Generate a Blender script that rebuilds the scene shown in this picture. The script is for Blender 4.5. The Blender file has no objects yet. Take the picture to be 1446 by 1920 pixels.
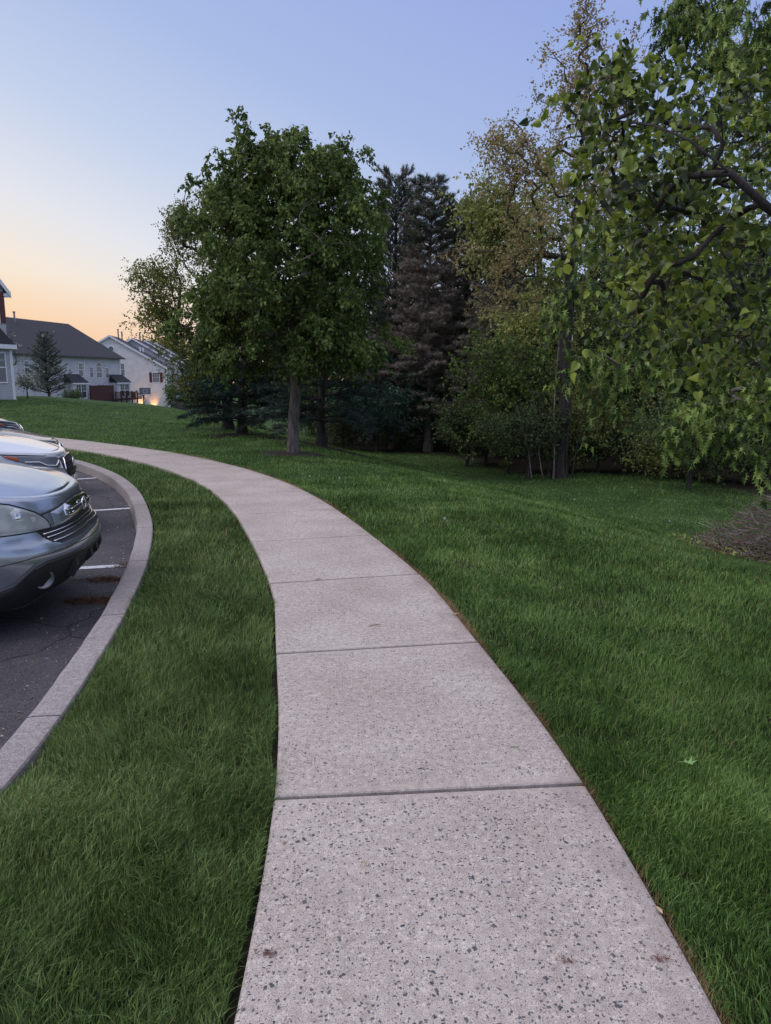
import bpy, math, random
import numpy as np
from mathutils import Vector, Matrix
PI = math.pi
sc = bpy.context.scene
C = sc.collection

# ---------------------------------------------------------------- camera
cam = bpy.data.objects.new('camera', bpy.data.cameras.new('camera')); C.objects.link(cam); sc.camera = cam
EYE = 1.55; PITCH = math.radians(10.2)
cam.location = (0, 0, EYE); cam.rotation_euler = (PI/2 - PITCH, 0, 0)
cam.data.sensor_fit = 'VERTICAL'; cam.data.sensor_height = 36; cam.data.sensor_width = 27; cam.data.lens = 26.0
cam.data.clip_start = 0.05; cam.data.clip_end = 2000
cam.data.dof.use_dof = True; cam.data.dof.focus_distance = 5.0; cam.data.dof.aperture_fstop = 16.0

# ---------------------------------------------------------------- sky after sunset with a brightened zenith, added soft lamp from the upper left
def lin(r, g, b):
    return tuple(((c/255)/12.92 if c/255 <= .04045 else ((c/255+.055)/1.055)**2.4) for c in (r, g, b)) + (1,)
SUN_AZ = math.radians(-65)
w = bpy.data.worlds.new('World'); sc.world = w; w.use_nodes = True
nt = w.node_tree; N = nt.nodes; L = nt.links
def wn(t, **k):
    n = N.new(t)
    for a, b in k.items(): setattr(n, a, b)
    return n
def wm(op, a, b=None, c=None):
    n = N.new('ShaderNodeMath'); n.operation = op
    for i, v in enumerate((a, b, c)):
        if v is None: continue
        if isinstance(v, (int, float)): n.inputs[i].default_value = v
        else: L.new(v, n.inputs[i])
    return n.outputs[0]
tc = wn('ShaderNodeTexCoord'); sp = wn('ShaderNodeSeparateXYZ'); L.new(tc.outputs['Generated'], sp.inputs[0])
x_, y_, z_ = sp.outputs
elev = wm('MULTIPLY', wm('ARCSINE', z_), 180/PI)
hl = wm('SQRT', wm('ADD', wm('MULTIPLY', x_, x_), wm('ADD', wm('MULTIPLY', y_, y_), 1e-6)))
dt = wm('DIVIDE', wm('ADD', wm('MULTIPLY', x_, math.sin(SUN_AZ)), wm('MULTIPLY', y_, math.cos(SUN_AZ))), hl)
ang = wm('MULTIPLY', wm('ARCCOSINE', wm('MINIMUM', wm('MAXIMUM', dt, -1), 1)), 180/PI)
u = wm('ADD', elev, wm('MULTIPLY', wm('SUBTRACT', wm('MINIMUM', ang, 80), 38), 0.36))
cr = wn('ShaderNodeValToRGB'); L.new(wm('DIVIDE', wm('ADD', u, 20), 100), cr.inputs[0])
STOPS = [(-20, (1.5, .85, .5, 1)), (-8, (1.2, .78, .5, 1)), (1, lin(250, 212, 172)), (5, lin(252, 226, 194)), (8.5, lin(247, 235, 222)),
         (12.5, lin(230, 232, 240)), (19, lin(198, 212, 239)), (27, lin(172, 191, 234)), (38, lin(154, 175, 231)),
         (52, (.62, .68, .95, 1)), (80, (.95, .95, 1.1, 1))]  # zenith stops raised above the dusk sky to light ground and foliage
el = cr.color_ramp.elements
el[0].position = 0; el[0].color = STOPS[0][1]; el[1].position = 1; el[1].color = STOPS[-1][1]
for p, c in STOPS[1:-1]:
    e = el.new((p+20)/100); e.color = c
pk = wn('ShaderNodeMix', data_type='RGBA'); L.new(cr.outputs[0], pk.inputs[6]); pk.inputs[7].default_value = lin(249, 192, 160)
low = wm('MINIMUM', wm('MAXIMUM', wm('DIVIDE', wm('SUBTRACT', 7.0, elev), 7.0), 0), 1)
toward = wm('MINIMUM', wm('MAXIMUM', wm('DIVIDE', wm('SUBTRACT', 88.0, ang), 30.0), 0), 1)
L.new(wm('MULTIPLY', wm('MULTIPLY', low, toward), .75), pk.inputs[0])
sky = wn('ShaderNodeTexSky', sky_type='NISHITA', sun_disc=False, sun_elevation=math.radians(1), sun_rotation=SUN_AZ)
ad = wn('ShaderNodeMix', data_type='RGBA', blend_type='ADD'); ad.inputs[0].default_value = 0.02
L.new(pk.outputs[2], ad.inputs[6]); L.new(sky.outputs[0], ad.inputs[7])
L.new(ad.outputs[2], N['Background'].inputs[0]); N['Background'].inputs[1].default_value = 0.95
sun = bpy.data.objects.new('sun', bpy.data.lights.new('sun', 'SUN')); C.objects.link(sun)
sun.data.energy = 2.0; sun.data.angle = math.radians(50); sun.data.color = (1.0, .93, .95)  # added high soft lamp lifting ground and leaves; the sun itself has set
sd = Vector((math.sin(math.radians(-100))*math.cos(math.radians(52)), math.cos(math.radians(-100))*math.cos(math.radians(52)), math.sin(math.radians(52))))
sun.rotation_euler = sd.to_track_quat('Z', 'Y').to_euler()
sc.view_settings.view_transform = 'Standard'; sc.view_settings.look = 'None'
sc.view_settings.exposure = 0.0; sc.view_settings.gamma = 1.0
sc.cycles.max_bounces = 6; sc.cycles.transparent_max_bounces = 8; sc.cycles.use_denoising = True; sc.cycles.denoiser = 'OPENIMAGEDENOISE'; sc.cycles.denoising_input_passes = 'RGB_ALBEDO_NORMAL'; sc.cycles.denoising_prefilter = 'ACCURATE'

# ---------------------------------------------------------------- helpers
def tag(o, label=None, cat=None, group=None, kind=None):
    if label: o['label'] = label
    if cat: o['category'] = cat
    if group: o['group'] = group
    if kind: o['kind'] = kind
    return o
def empty(name, loc=(0, 0, 0), rz=0):
    o = bpy.data.objects.new(name, None); C.objects.link(o); o.location = loc; o.rotation_euler = (0, 0, rz); return o
def mesh(name, V, F, mat, parent=None, smooth=False, loc=None, uv=None, attr=None):
    """V (n,3); F list of index tuples, or an (m,k) integer array of equal faces"""
    me = bpy.data.meshes.new(name)
    V = np.asarray(V, dtype=np.float32)
    if isinstance(F, np.ndarray): Fs = [F]
    elif len(F) and isinstance(F[0], np.ndarray) and F[0].ndim == 2: Fs = F
    else: Fs = None
    if Fs is None:
        me.from_pydata([tuple(map(float, v)) for v in V], [], [tuple(int(i) for i in f) for f in F])
    else:
        me.vertices.add(len(V)); me.vertices.foreach_set('co', V.ravel())
        idx = np.concatenate([f.ravel() for f in Fs]).astype(np.int32)
        tot = np.concatenate([np.full(len(f), f.shape[1], np.int32) for f in Fs])
        st = np.concatenate([[0], np.cumsum(tot)[:-1]]).astype(np.int32)
        me.loops.add(len(idx)); me.loops.foreach_set('vertex_index', idx)
        me.polygons.add(len(tot)); me.polygons.foreach_set('loop_start', st)
        try: me.polygons.foreach_set('loop_total', tot)
        except Exception: pass
        me.update(calc_edges=True)
    if uv is not None:
        l = me.uv_layers.new(name='UVMap'); vi = np.empty(len(me.loops), np.int32); me.loops.foreach_get('vertex_index', vi)
        l.data.foreach_set('uv', np.asarray(uv, np.float32)[vi].ravel())
    if attr is not None:
        for k, a in attr.items():
            t = me.attributes.new(k, 'FLOAT', 'POINT'); t.data.foreach_set('value', np.asarray(a, np.float32))
    if mat: me.materials.append(mat)
    if smooth:
        me.polygons.foreach_set('use_smooth', np.ones(len(me.polygons), bool))
    me.validate(clean_customdata=False)
    o = bpy.data.objects.new(name, me); C.objects.link(o)
    if parent: o.parent = parent
    if loc is not None: o.location = loc
    return o
class MB:
    def __init__(s): s.v = []; s.f = []
    def add(s, V, F):
        n = len(s.v); s.v += [tuple(map(float, v)) for v in V]; s.f += [tuple(i+n for i in f) for f in F]; return s
    def box(s, a, b):
        (x0, y0, z0), (x1, y1, z1) = a, b
        V = [(x0,y0,z0),(x1,y0,z0),(x1,y1,z0),(x0,y1,z0),(x0,y0,z1),(x1,y0,z1),(x1,y1,z1),(x0,y1,z1)]
        return s.add(V, [(0,3,2,1),(4,5,6,7),(0,1,5,4),(1,2,6,5),(2,3,7,6),(3,0,4,7)])
    def prism(s, poly, ax, lo, hi):
        """extrude a 2-D polygon along axis ax"""
        n = len(poly)
        def p(q, t):
            q = list(q); q.insert(ax, t); return q
        V = [p(q, lo) for q in poly] + [p(q, hi) for q in poly]
        return s.add(V, [tuple(range(n))[::-1], tuple(range(n, 2*n))] + [(i, (i+1) % n, n+(i+1) % n, n+i) for i in range(n)])
    def tube(s, P, R, k=6, cap=True):
        P = [Vector(p) for p in P]
        if isinstance(R, (int, float)): R = [R]*len(P)
        rings = []; n = len(s.v); up = None
        for i, p in enumerate(P):
            t = (P[min(i+1, len(P)-1)] - P[max(i-1, 0)])
            t = t.normalized() if t.length > 1e-9 else Vector((0, 0, 1))
            if up is None: up = t.orthogonal().normalized()
            up = (up - t*up.dot(t)); up = up.normalized() if up.length > 1e-6 else t.orthogonal().normalized()
            sd_ = t.cross(up)
            for j in range(k):
                a = 2*PI*j/k
                s.v.append(tuple(p + (up*math.cos(a) + sd_*math.sin(a))*R[i]))
        for i in range(len(P)-1):
            for j in range(k):
                a = n+i*k+j; b = n+i*k+(j+1) % k
                s.f.append((a, b, b+k, a+k))
        if cap:
            s.f.append(tuple(range(n+k-1, n-1, -1))); m = n+(len(P)-1)*k; s.f.append(tuple(range(m, m+k)))
        return s
    def lathe(s, prof, c=(0,0,0), k=20, ax='z'):
        n = len(s.v)
        for r, h in prof:
            for j in range(k):
                a = 2*PI*j/k; q = (r*math.cos(a), r*math.sin(a), h)
                if ax == 'y': q = (q[0], q[2], q[1])
                s.v.append((c[0]+q[0], c[1]+q[1], c[2]+q[2]))
        for i in range(len(prof)-1):
            for j in range(k):
                a = n+i*k+j; b = n+i*k+(j+1) % k; s.f.append((a, b, b+k, a+k))
        return s
    def build(s, name, mat, parent=None, smooth=False, loc=None): return mesh(name, s.v, s.f, mat, parent, smooth, loc)

def newmat(name):
    m = bpy.data.materials.new(name); m.use_nodes = True; return m, m.node_tree.nodes, m.node_tree.links, m.node_tree.nodes['Principled BSDF']
def c4(c): return tuple(c)[:3] + (1,)
def plain(name, col, rough=.6, metal=0, var=.15, scale=8, spec=.5, coat=0, bump=0):
    m, n, l, b = newmat(name)
    tx = n.new('ShaderNodeTexNoise'); tx.inputs['Scale'].default_value = scale; tx.inputs['Detail'].default_value = 4
    g = n.new('ShaderNodeTexCoord'); l.new(g.outputs['Object'], tx.inputs[0])
    r = n.new('ShaderNodeValToRGB'); r.color_ramp.elements[0].position = .3; r.color_ramp.elements[1].position = .7
    r.color_ramp.elements[0].color = c4([v*(1-var) for v in col]); r.color_ramp.elements[1].color = c4([v*(1+var) for v in col])
    l.new(tx.outputs[0], r.inputs[0]); l.new(r.outputs[0], b.inputs['Base Color'])
    b.inputs['Roughness'].default_value = rough; b.inputs['Metallic'].default_value = metal
    b.inputs['Specular IOR Level'].default_value = spec; b.inputs['Coat Weight'].default_value = coat; b.inputs['Coat Roughness'].default_value = .04
    if bump:
        bp = n.new('ShaderNodeBump'); bp.inputs['Strength'].default_value = bump; bp.inputs['Distance'].default_value = .01
        l.new(tx.outputs[0], bp.inputs['Height']); l.new(bp.outputs[0], b.inputs['Normal'])
    return m
def leafmat(name, cols, trans=.3, nscale=1.2, rough=.55, spec=.2, rw=.62, nw=1.3, no=-.44):
    """leaf colour by leaf, plus clumps by position; some light passes through"""
    m, n, l, b = newmat(name)
    ge = n.new('ShaderNodeNewGeometry'); r = n.new('ShaderNodeValToRGB'); r.color_ramp.interpolation = 'LINEAR'
    e = r.color_ramp.elements
    e[0].position = 0; e[0].color = c4(cols[0]); e[1].position = 1; e[1].color = c4(cols[-1])
    for i, c in enumerate(cols[1:-1]): q = e.new((i+1)/(len(cols)-1)); q.color = c4(c)
    tx = n.new('ShaderNodeTexNoise'); tx.inputs['Scale'].default_value = nscale; tx.inputs['Detail'].default_value = 2
    l.new(ge.outputs['Position'], tx.inputs[0])
    a = n.new('ShaderNodeMath'); a.operation = 'MULTIPLY_ADD'; l.new(ge.outputs['Random Per Island'], a.inputs[0]); a.inputs[1].default_value = rw
    s2 = n.new('ShaderNodeMath'); s2.operation = 'MULTIPLY_ADD'; l.new(tx.outputs[0], s2.inputs[0]); s2.inputs[1].default_value = nw; s2.inputs[2].default_value = no
    l.new(s2.outputs[0], a.inputs[2]); l.new(a.outputs[0], r.inputs[0]); l.new(r.outputs[0], b.inputs['Base Color'])
    b.inputs['Roughness'].default_value = rough; b.inputs['Specular IOR Level'].default_value = spec
    if trans:
        t = n.new('ShaderNodeBsdfTranslucent'); mx = n.new('ShaderNodeMixShader'); mx.inputs[0].default_value = trans
        h = n.new('ShaderNodeHueSaturation'); h.inputs['Hue'].default_value = .485; h.inputs['Value'].default_value = 1.3; l.new(r.outputs[0], h.inputs['Color'])
        l.new(h.outputs[0], t.inputs[0]); l.new(b.outputs[0], mx.inputs[1]); l.new(t.outputs[0], mx.inputs[2])
        l.new(mx.outputs[0], n['Material Output'].inputs[0])
    return m
def barkmat(name, c0, c1, scale=14):
    m, n, l, b = newmat(name)
    g = n.new('ShaderNodeTexCoord'); mp = n.new('ShaderNodeMapping'); mp.inputs['Scale'].default_value = (1, 1, .22); l.new(g.outputs['Object'], mp.inputs[0])
    tx = n.new('ShaderNodeTexNoise'); tx.inputs['Scale'].default_value = scale; tx.inputs['Detail'].default_value = 6; tx.inputs['Roughness'].default_value = .7; l.new(mp.outputs[0], tx.inputs[0])
    r = n.new('ShaderNodeValToRGB'); r.color_ramp.elements[0].position = .38; r.color_ramp.elements[1].position = .62
    r.color_ramp.elements[0].color = c4(c0); r.color_ramp.elements[1].color = c4(c1)
    l.new(tx.outputs[0], r.inputs[0]); l.new(r.outputs[0], b.inputs['Base Color']); b.inputs['Roughness'].default_value = .9
    bp = n.new('ShaderNodeBump'); bp.inputs['Strength'].default_value = .8; bp.inputs['Distance'].default_value = .02; l.new(tx.outputs[0], bp.inputs['Height']); l.new(bp.outputs[0], b.inputs['Normal'])
    return m

# ---------------------------------------------------------------- the lie of the land
RX = np.array([(.84,-30),(.84,0),(.83,1.59),(.82,1.93),(.80,2.37),(.77,2.79),(.68,3.49),(.56,4.2),(.37,5.43),(.11,6.46),(-.14,7.33),(-.36,8.08),(-.62,8.91),(-.92,9.78),(-1.38,10.9),(-1.96,12.08),(-2.61,13.2),(-3.43,14.4),(-4.55,15.85),(-5.95,17.3),(-7.67,18.93),(-9.56,20.5),(-12.2,22.3),(-16,24.6),(-22,27.8),(-30,31.5)])
CO = np.array([(-1.46,-30),(-1.46,0),(-1.46,2.0),(-1.47,2.85),(-1.55,3.55),(-1.66,4.25),(-1.75,4.83),(-1.87,5.36),(-1.98,5.91),(-2.1,6.4),(-2.24,6.91),(-2.40,7.49),(-2.6,8.11),(-2.93,8.99),(-3.35,10.05),(-3.8,11.01),(-4.33,12.01),(-5.03,13.1),(-5.77,14.1),(-6.7,15.1),(-8.2,16.4),(-10.5,18.0),(-14,20.2),(-20,23.3),(-30,27.6)])
def resample(P, step):
    d = np.concatenate([[0], np.cumsum(np.hypot(*np.diff(P, axis=0).T))])
    s = np.arange(0, d[-1], step)
    Q = np.stack([np.interp(s, d, P[:, 0]), np.interp(s, d, P[:, 1])], 1)
    k = np.exp(-np.linspace(-2, 2, int(max(3, 1.7/step))|1)**2); k /= k.sum(); h = len(k)//2
    Qp = np.concatenate([np.repeat(Q[:1], h, 0), Q, np.repeat(Q[-1:], h, 0)])
    Q = np.stack([np.convolve(Qp[:, i], k, 'valid') for i in (0, 1)], 1)
    T = np.gradient(Q, axis=0); T /= np.linalg.norm(T, axis=1)[:, None]
    return Q, np.stack([-T[:, 1], T[:, 0]], 1)        # points and left-hand normals
RQ, RN = resample(RX, .05)
LQ = RQ + RN*1.2
CQ, CN = resample(CO, .05)
CIQ = CQ + CN*.17
def xat(Q, y): return np.interp(y, Q[:, 1], Q[:, 0])
def sstep(a, b, x):
    t = np.clip((np.asarray(x, float)-a)/(b-a), 0, 1); return t*t*(3-2*t)
def T(x, y):
    x = np.asarray(x, float); y = np.asarray(y, float)
    s = (x-1.3)*.92 + (y-10)*.39
    z = -1.0*sstep(-.8, 5.2, s)
    px = x/np.maximum(y, 5)
    hc = np.interp(px, [-.60, -.45, -.40, -.35, -.30, -.25, -.17], [.56, .50, .27, .06, -.10, -.12, -.05])
    z = z + (hc + 1.0*sstep(-.8, 5.2, s)*sstep(-.22, -.36, px))*sstep(19, 37, y)
    z = z - 4.0*sstep(42, 135, y)*np.clip(1.2-px*0, 0, 1)*.9
    z = z + .012*np.sin(x*1.7+y*.6)*sstep(3, 9, np.abs(x-.2)+y*.2)*sstep(1.2, 2.5, x-xat(RQ, y)) + .03*np.sin(x*.7-y*.5+1)*sstep(1.5, 5, x-xat(RQ, y))
    return z
def wood(x, y):
    """>0 inside the woodland floor"""
    yb = np.interp(x, [-6, -3.2, -1.6, .2, 1.8, 3.4, 4.6, 5.6, 6.4, 7.4, 9, 14, 30], [60, 34, 27.5, 26.5, 26, 21.5, 19.2, 20.5, 20.2, 19.6, 16.5, 10, 6])
    return y - yb + .35*np.sin(x*2.3) + .2*np.sin(x*5.1+1)
rng = np.random.default_rng(7)
_ks = rng.normal(size=(14, 2)); _ph = rng.uniform(0, 6.28, 14)
def nz(x, y, f):
    return sum(np.sin((x*_ks[i, 0]+y*_ks[i, 1])*f + _ph[i]) for i in range(14))/3.7   # about -1..1

# ---------------------------------------------------------------- ground materials
def ground_mat():
    m, n, l, b = newmat('lawn_soil')
    ge = n.new('ShaderNodeNewGeometry')
    t1 = n.new('ShaderNodeTexNoise'); t1.inputs['Scale'].default_value = 1.3; t1.inputs['Detail'].default_value = 3; l.new(ge.outputs['Position'], t1.inputs[0])
    t2 = n.new('ShaderNodeTexNoise'); t2.inputs['Scale'].default_value = 28; t2.inputs['Detail'].default_value = 5; l.new(ge.outputs['Position'], t2.inputs[0])
    r = n.new('ShaderNodeValToRGB'); r.color_ramp.elements[0].position = .3; r.color_ramp.elements[1].position = .75
    r.color_ramp.elements[0].color = (.018, .034, .010, 1); r.color_ramp.elements[1].color = (.060, .115, .034, 1)
    ad = n.new('ShaderNodeMath'); ad.operation = 'MULTIPLY_ADD'; l.new(t2.outputs[0], ad.inputs[0]); ad.inputs[1].default_value = .6
    m2 = n.new('ShaderNodeMath'); m2.operation = 'MULTIPLY'; l.new(t1.outputs[0], m2.inputs[0]); m2.inputs[1].default_value = .4; l.new(m2.outputs[0], ad.inputs[2]); l.new(ad.outputs[0], r.inputs[0])
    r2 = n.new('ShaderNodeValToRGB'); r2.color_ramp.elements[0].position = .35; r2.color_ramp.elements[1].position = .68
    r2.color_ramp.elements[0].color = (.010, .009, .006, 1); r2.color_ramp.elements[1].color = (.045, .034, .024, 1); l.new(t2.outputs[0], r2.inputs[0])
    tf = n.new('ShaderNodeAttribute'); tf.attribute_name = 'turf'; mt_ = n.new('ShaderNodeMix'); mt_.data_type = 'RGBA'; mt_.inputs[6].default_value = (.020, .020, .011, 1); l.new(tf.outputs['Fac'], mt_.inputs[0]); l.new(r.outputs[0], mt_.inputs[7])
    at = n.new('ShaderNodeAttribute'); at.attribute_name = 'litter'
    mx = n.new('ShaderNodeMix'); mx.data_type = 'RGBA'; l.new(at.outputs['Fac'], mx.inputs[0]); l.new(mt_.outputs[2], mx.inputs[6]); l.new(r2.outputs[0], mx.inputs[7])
    l.new(mx.outputs[2], b.inputs['Base Color']); b.inputs['Roughness'].default_value = .95; b.inputs['Specular IOR Level'].default_value = .1
    bp = n.new('ShaderNodeBump'); bp.inputs['Strength'].default_value = 1; bp.inputs['Distance'].default_value = .03; l.new(t2.outputs[0], bp.inputs['Height']); l.new(bp.outputs[0], b.inputs['Normal'])
    return m
M_GROUND = ground_mat()
# ground: one sheet from the kerb's back to the horizon
def build_ground():
    ys = np.concatenate([np.arange(-30, 0, 2.), np.arange(0, 30, .25), np.arange(30, 60, .8), np.arange(60, 140, 3), [150, 180, 250, 400, 900]])
    off = np.concatenate([[.06, .10, .16, .25], np.arange(.4, 14, .25), np.arange(14, 50, 1.0), [55, 65, 80, 110, 160, 260, 500, 900]])
    neg = np.array([-870, -570, -270, -150, -90, -70, -55, -45, -36, -28, -22, -17, -13, -10, -7.5, -5, -3.5, -2, -1])
    V = []; LT = []
    for y in ys:
        x0 = float(xat(CQ, min(y, 27.5)))
        xs = np.concatenate([x0 - .06 + .06 + neg*(1. if y >= 27.5 else 0.), x0 - .06 + off])
        z = T(xs, np.full_like(xs, y)) - .045
        if y < 27.5: z[:len(neg)+1] = -.35
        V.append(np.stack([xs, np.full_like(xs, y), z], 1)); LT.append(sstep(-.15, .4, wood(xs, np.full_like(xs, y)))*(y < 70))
    n = len(off)+len(neg); V = np.concatenate(V); LT = np.concatenate(LT)
    i = np.arange(len(ys)-1)[:, None]*n + np.arange(n-1)[None]
    F = np.stack([i, i+1, i+n+1, i+n], -1).reshape(-1, 4)
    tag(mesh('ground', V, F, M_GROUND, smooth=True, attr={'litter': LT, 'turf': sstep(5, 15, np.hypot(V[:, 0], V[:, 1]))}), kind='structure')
build_ground()

# ---------------------------------------------------------------- parking lot, kerb, sidewalk
def asphalt_mat():
    m, n, l, b = newmat('asphalt')
    wv = n.new('ShaderNodeTexNoise'); wv.inputs['Scale'].default_value = 3; wv.inputs['Detail'].default_value = 5; cg = n.new('ShaderNodeNewGeometry'); l.new(cg.outputs['Position'], wv.inputs[0]); wa = n.new('ShaderNodeVectorMath'); wa.operation = 'MULTIPLY_ADD'; l.new(wv.outputs[1], wa.inputs[0]); wa.inputs[1].default_value = (.35, .35, 0); l.new(cg.outputs['Position'], wa.inputs[2]); ck = n.new('ShaderNodeTexVoronoi'); ck.feature = 'DISTANCE_TO_EDGE'; ck.voronoi_dimensions = '2D'; ck.inputs['Scale'].default_value = .55; l.new(wa.outputs[0], ck.inputs['Vector']); cm = n.new('ShaderNodeMath'); cm.operation = 'LESS_THAN'; l.new(ck.outputs['Distance'], cm.inputs[0]); cm.inputs[1].default_value = .0045; cx = n.new('ShaderNodeMix'); cx.data_type = 'RGBA'; l.new(cm.outputs[0], cx.inputs[0]); cx.inputs[7].default_value = (.006, .006, .007, 1)
    ge = n.new('ShaderNodeNewGeometry')
    t1 = n.new('ShaderNodeTexNoise'); t1.inputs['Scale'].default_value = 110; t1.inputs['Detail'].default_value = 3; l.new(ge.outputs['Position'], t1.inputs[0])
    t2 = n.new('ShaderNodeTexNoise'); t2.inputs['Scale'].default_value = 1.1; t2.inputs['Detail'].default_value = 5; l.new(ge.outputs['Position'], t2.inputs[0])
    vo = n.new('ShaderNodeTexVoronoi'); vo.inputs['Scale'].default_value = 150; l.new(ge.outputs['Position'], vo.inputs[0])
    r = n.new('ShaderNodeValToRGB'); r.color_ramp.elements[0].position = .35; r.color_ramp.elements[1].position = .7
    r.color_ramp.elements[0].color = (.026, .026, .032, 1); r.color_ramp.elements[1].color = (.12, .115, .125, 1); l.new(t1.outputs[0], r.inputs[0])
    r2 = n.new('ShaderNodeValToRGB'); r2.color_ramp.elements[0].position = .4; r2.color_ramp.elements[1].position = .65
    r2.color_ramp.elements[0].color = (.62, .62, .64, 1); r2.color_ramp.elements[1].color = (1.15, 1.1, 1.08, 1); l.new(t2.outputs[0], r2.inputs[0])
    mu = n.new('ShaderNodeMix'); mu.data_type = 'RGBA'; mu.blend_type = 'MULTIPLY'; mu.inputs[0].default_value = 1; l.new(r.outputs[0], mu.inputs[6]); l.new(r2.outputs[0], mu.inputs[7])
    l.new(mu.outputs[2], cx.inputs[6]); l.new(cx.outputs[2], b.inputs['Base Color']); b.inputs['Roughness'].default_value = .8
    bp = n.new('ShaderNodeBump'); bp.inputs['Strength'].default_value = .9; bp.inputs['Distance'].default_value = .006; l.new(vo.outputs[0], bp.inputs['Height']); l.new(bp.outputs[0], b.inputs['Normal'])
    return m
M_ASPH = asphalt_mat()
def build_lot():
    sel = CIQ[(CIQ[:, 1] > -29)][::6]
    V = []; F = []
    for i, (x, y) in enumerate(sel):
        V += [(x+.05, y, -.15), (x-2.5, y-.0, -.15), (x-8, y, -.15), (-400, y, -.15)]
        if i: a = 4*i; F += [(a-4, a, a+1, a-3), (a-3, a+1, a+2, a-2), (a-2, a+2, a+3, a-1)]
    tag(mesh('parking_lot', V, F, M_ASPH), kind='structure')
build_lot()
def concrete(name, c0, c1, chips=False):
    m, n, l, b = newmat(name)
    ge = n.new('ShaderNodeNewGeometry')
    def tex(t, s, d=4):
        q = n.new(t); q.inputs['Scale'].default_value = s
        if t == 'ShaderNodeTexNoise': q.inputs['Detail'].default_value = d
        l.new(ge.outputs['Position'], q.inputs['Vector']); return q
    def mth(op, a, bb=None, c=None):
        q = n.new('ShaderNodeMath'); q.operation = op
        for i, v in enumerate((a, bb, c)):
            if v is None: continue
            if isinstance(v, (int, float)): q.inputs[i].default_value = v
            else: l.new(v, q.inputs[i])
        return q.outputs[0]
    def mix(f, a, bb, bt='MIX'):
        q = n.new('ShaderNodeMix'); q.data_type = 'RGBA'; q.blend_type = bt
        for i, v in ((0, f), (6, a), (7, bb)):
            if isinstance(v, (int, float, tuple)): q.inputs[i].default_value = v
            else: l.new(v, q.inputs[i])
        return q.outputs[2]
    def ramp(f, a, bb, p0, p1):
        q = n.new('ShaderNodeValToRGB'); q.color_ramp.elements[0].position = p0; q.color_ramp.elements[1].position = p1
        q.color_ramp.elements[0].color = c4(a); q.color_ramp.elements[1].color = c4(bb); l.new(f, q.inputs[0]); return q.outputs[0]
    fine = tex('ShaderNodeTexNoise', 260, 3); med = tex('ShaderNodeTexNoise', 34, 6); big = tex('ShaderNodeTexNoise', 1.6, 5)
    col = ramp(fine.outputs[0], [v*.72 for v in c0], [v*1.16 for v in c1], .32, .68)
    col = mix(.9, col, ramp(med.outputs[0], (.80, .79, .79), (1.08, 1.08, 1.08), .35, .65), 'MULTIPLY')
    col = mix(.9, col, ramp(big.outputs[0], (.86, .84, .825), (1.05, 1.05, 1.05), .34, .62), 'MULTIPLY')
    hgt = mth('MULTIPLY', fine.outputs[0], .5)
    if chips:
        uv = n.new('ShaderNodeUVMap'); su = n.new('ShaderNodeSeparateXYZ'); l.new(uv.outputs[0], su.inputs[0])
        lat, alo = su.outputs[0], su.outputs[1]
        near = mth('GREATER_THAN', 0.0, alo)                      # first slab at our feet: coarser chips
        edge = mth('ABSOLUTE', mth('SUBTRACT', mth('FRACT', mth('DIVIDE', alo, 1.55)), .5))
        clear = mth('LESS_THAN', edge, .468)                       # tooled border along the joints
        wob = n.new('ShaderNodeVectorMath'); wob.operation = 'MULTIPLY_ADD'; l.new(med.outputs[1], wob.inputs[0]); wob.inputs[1].default_value = (.02, .02, 0); l.new(ge.outputs['Position'], wob.inputs[2])
        def chip(scale, thr, rad, seedoff, sx=1.0):
            mp = n.new('ShaderNodeMapping'); mp.inputs['Location'].default_value = (seedoff, seedoff*.7, 0); mp.inputs['Scale'].default_value = (sx, 1, 1); mp.inputs['Rotation'].default_value = (0, 0, seedoff)
            l.new(wob.outputs[0], mp.inputs[0])
            v = n.new('ShaderNodeTexVoronoi'); v.inputs['Scale'].default_value = scale; v.voronoi_dimensions = '2D'; v.inputs['Randomness'].default_value = 1; v.distance = 'CHEBYCHEV' if seedoff > 2 else 'EUCLIDEAN'
            l.new(mp.outputs[0], v.inputs['Vector']); sr = n.new('ShaderNodeSeparateColor'); l.new(v.outputs['Color'], sr.inputs[0])
            on = mth('GREATER_THAN', sr.outputs[0], thr)
            rr = mth('MULTIPLY_ADD', sr.outputs[1], rad, rad*.35)
            return mth('MULTIPLY', on, mth('LESS_THAN', v.outputs['Distance'], rr)), sr.outputs[2]
        a1, k1 = chip(52, .88, .24, 1.3, 1.6); a2, k2 = chip(100, .81, .27, 3.1, .7); a3, k3 = chip(170, .80, .30, .6, 1.5)
        a4, k4 = chip(34, .90, .20, 4.2, 1.3)
        dens = mth('GREATER_THAN', med.outputs[0], .36)
        big_on = mth('MAXIMUM', mth('MULTIPLY', a1, near), mth('MULTIPLY', a4, near))
        small_on = mth('MAXIMUM', a2, mth('MULTIPLY', a3, 1))
        on = mth('MAXIMUM', big_on, mth('MULTIPLY', small_on, dens))
        on = mth('MULTIPLY', on, clear)
        dark = ramp(k2, (.025, .035, .055), (.11, .105, .11), 0, 1)
        col = mix(mth('MULTIPLY', on, .92), col, dark)
        lt, kk = chip(70, .80, .30, 5.5)
        col = mix(mth('MULTIPLY', mth('MULTIPLY', lt, clear), .35), col, (.72, .66, .62, 1))
        sd2 = tex('ShaderNodeTexNoise', 5, 5)
        es = mth('MULTIPLY', mth('SMOOTH_MIN', 1.0, mth('MULTIPLY', mth('MAXIMUM', mth('SUBTRACT', lat, -.42), 0), 0), .1), 0)
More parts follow.
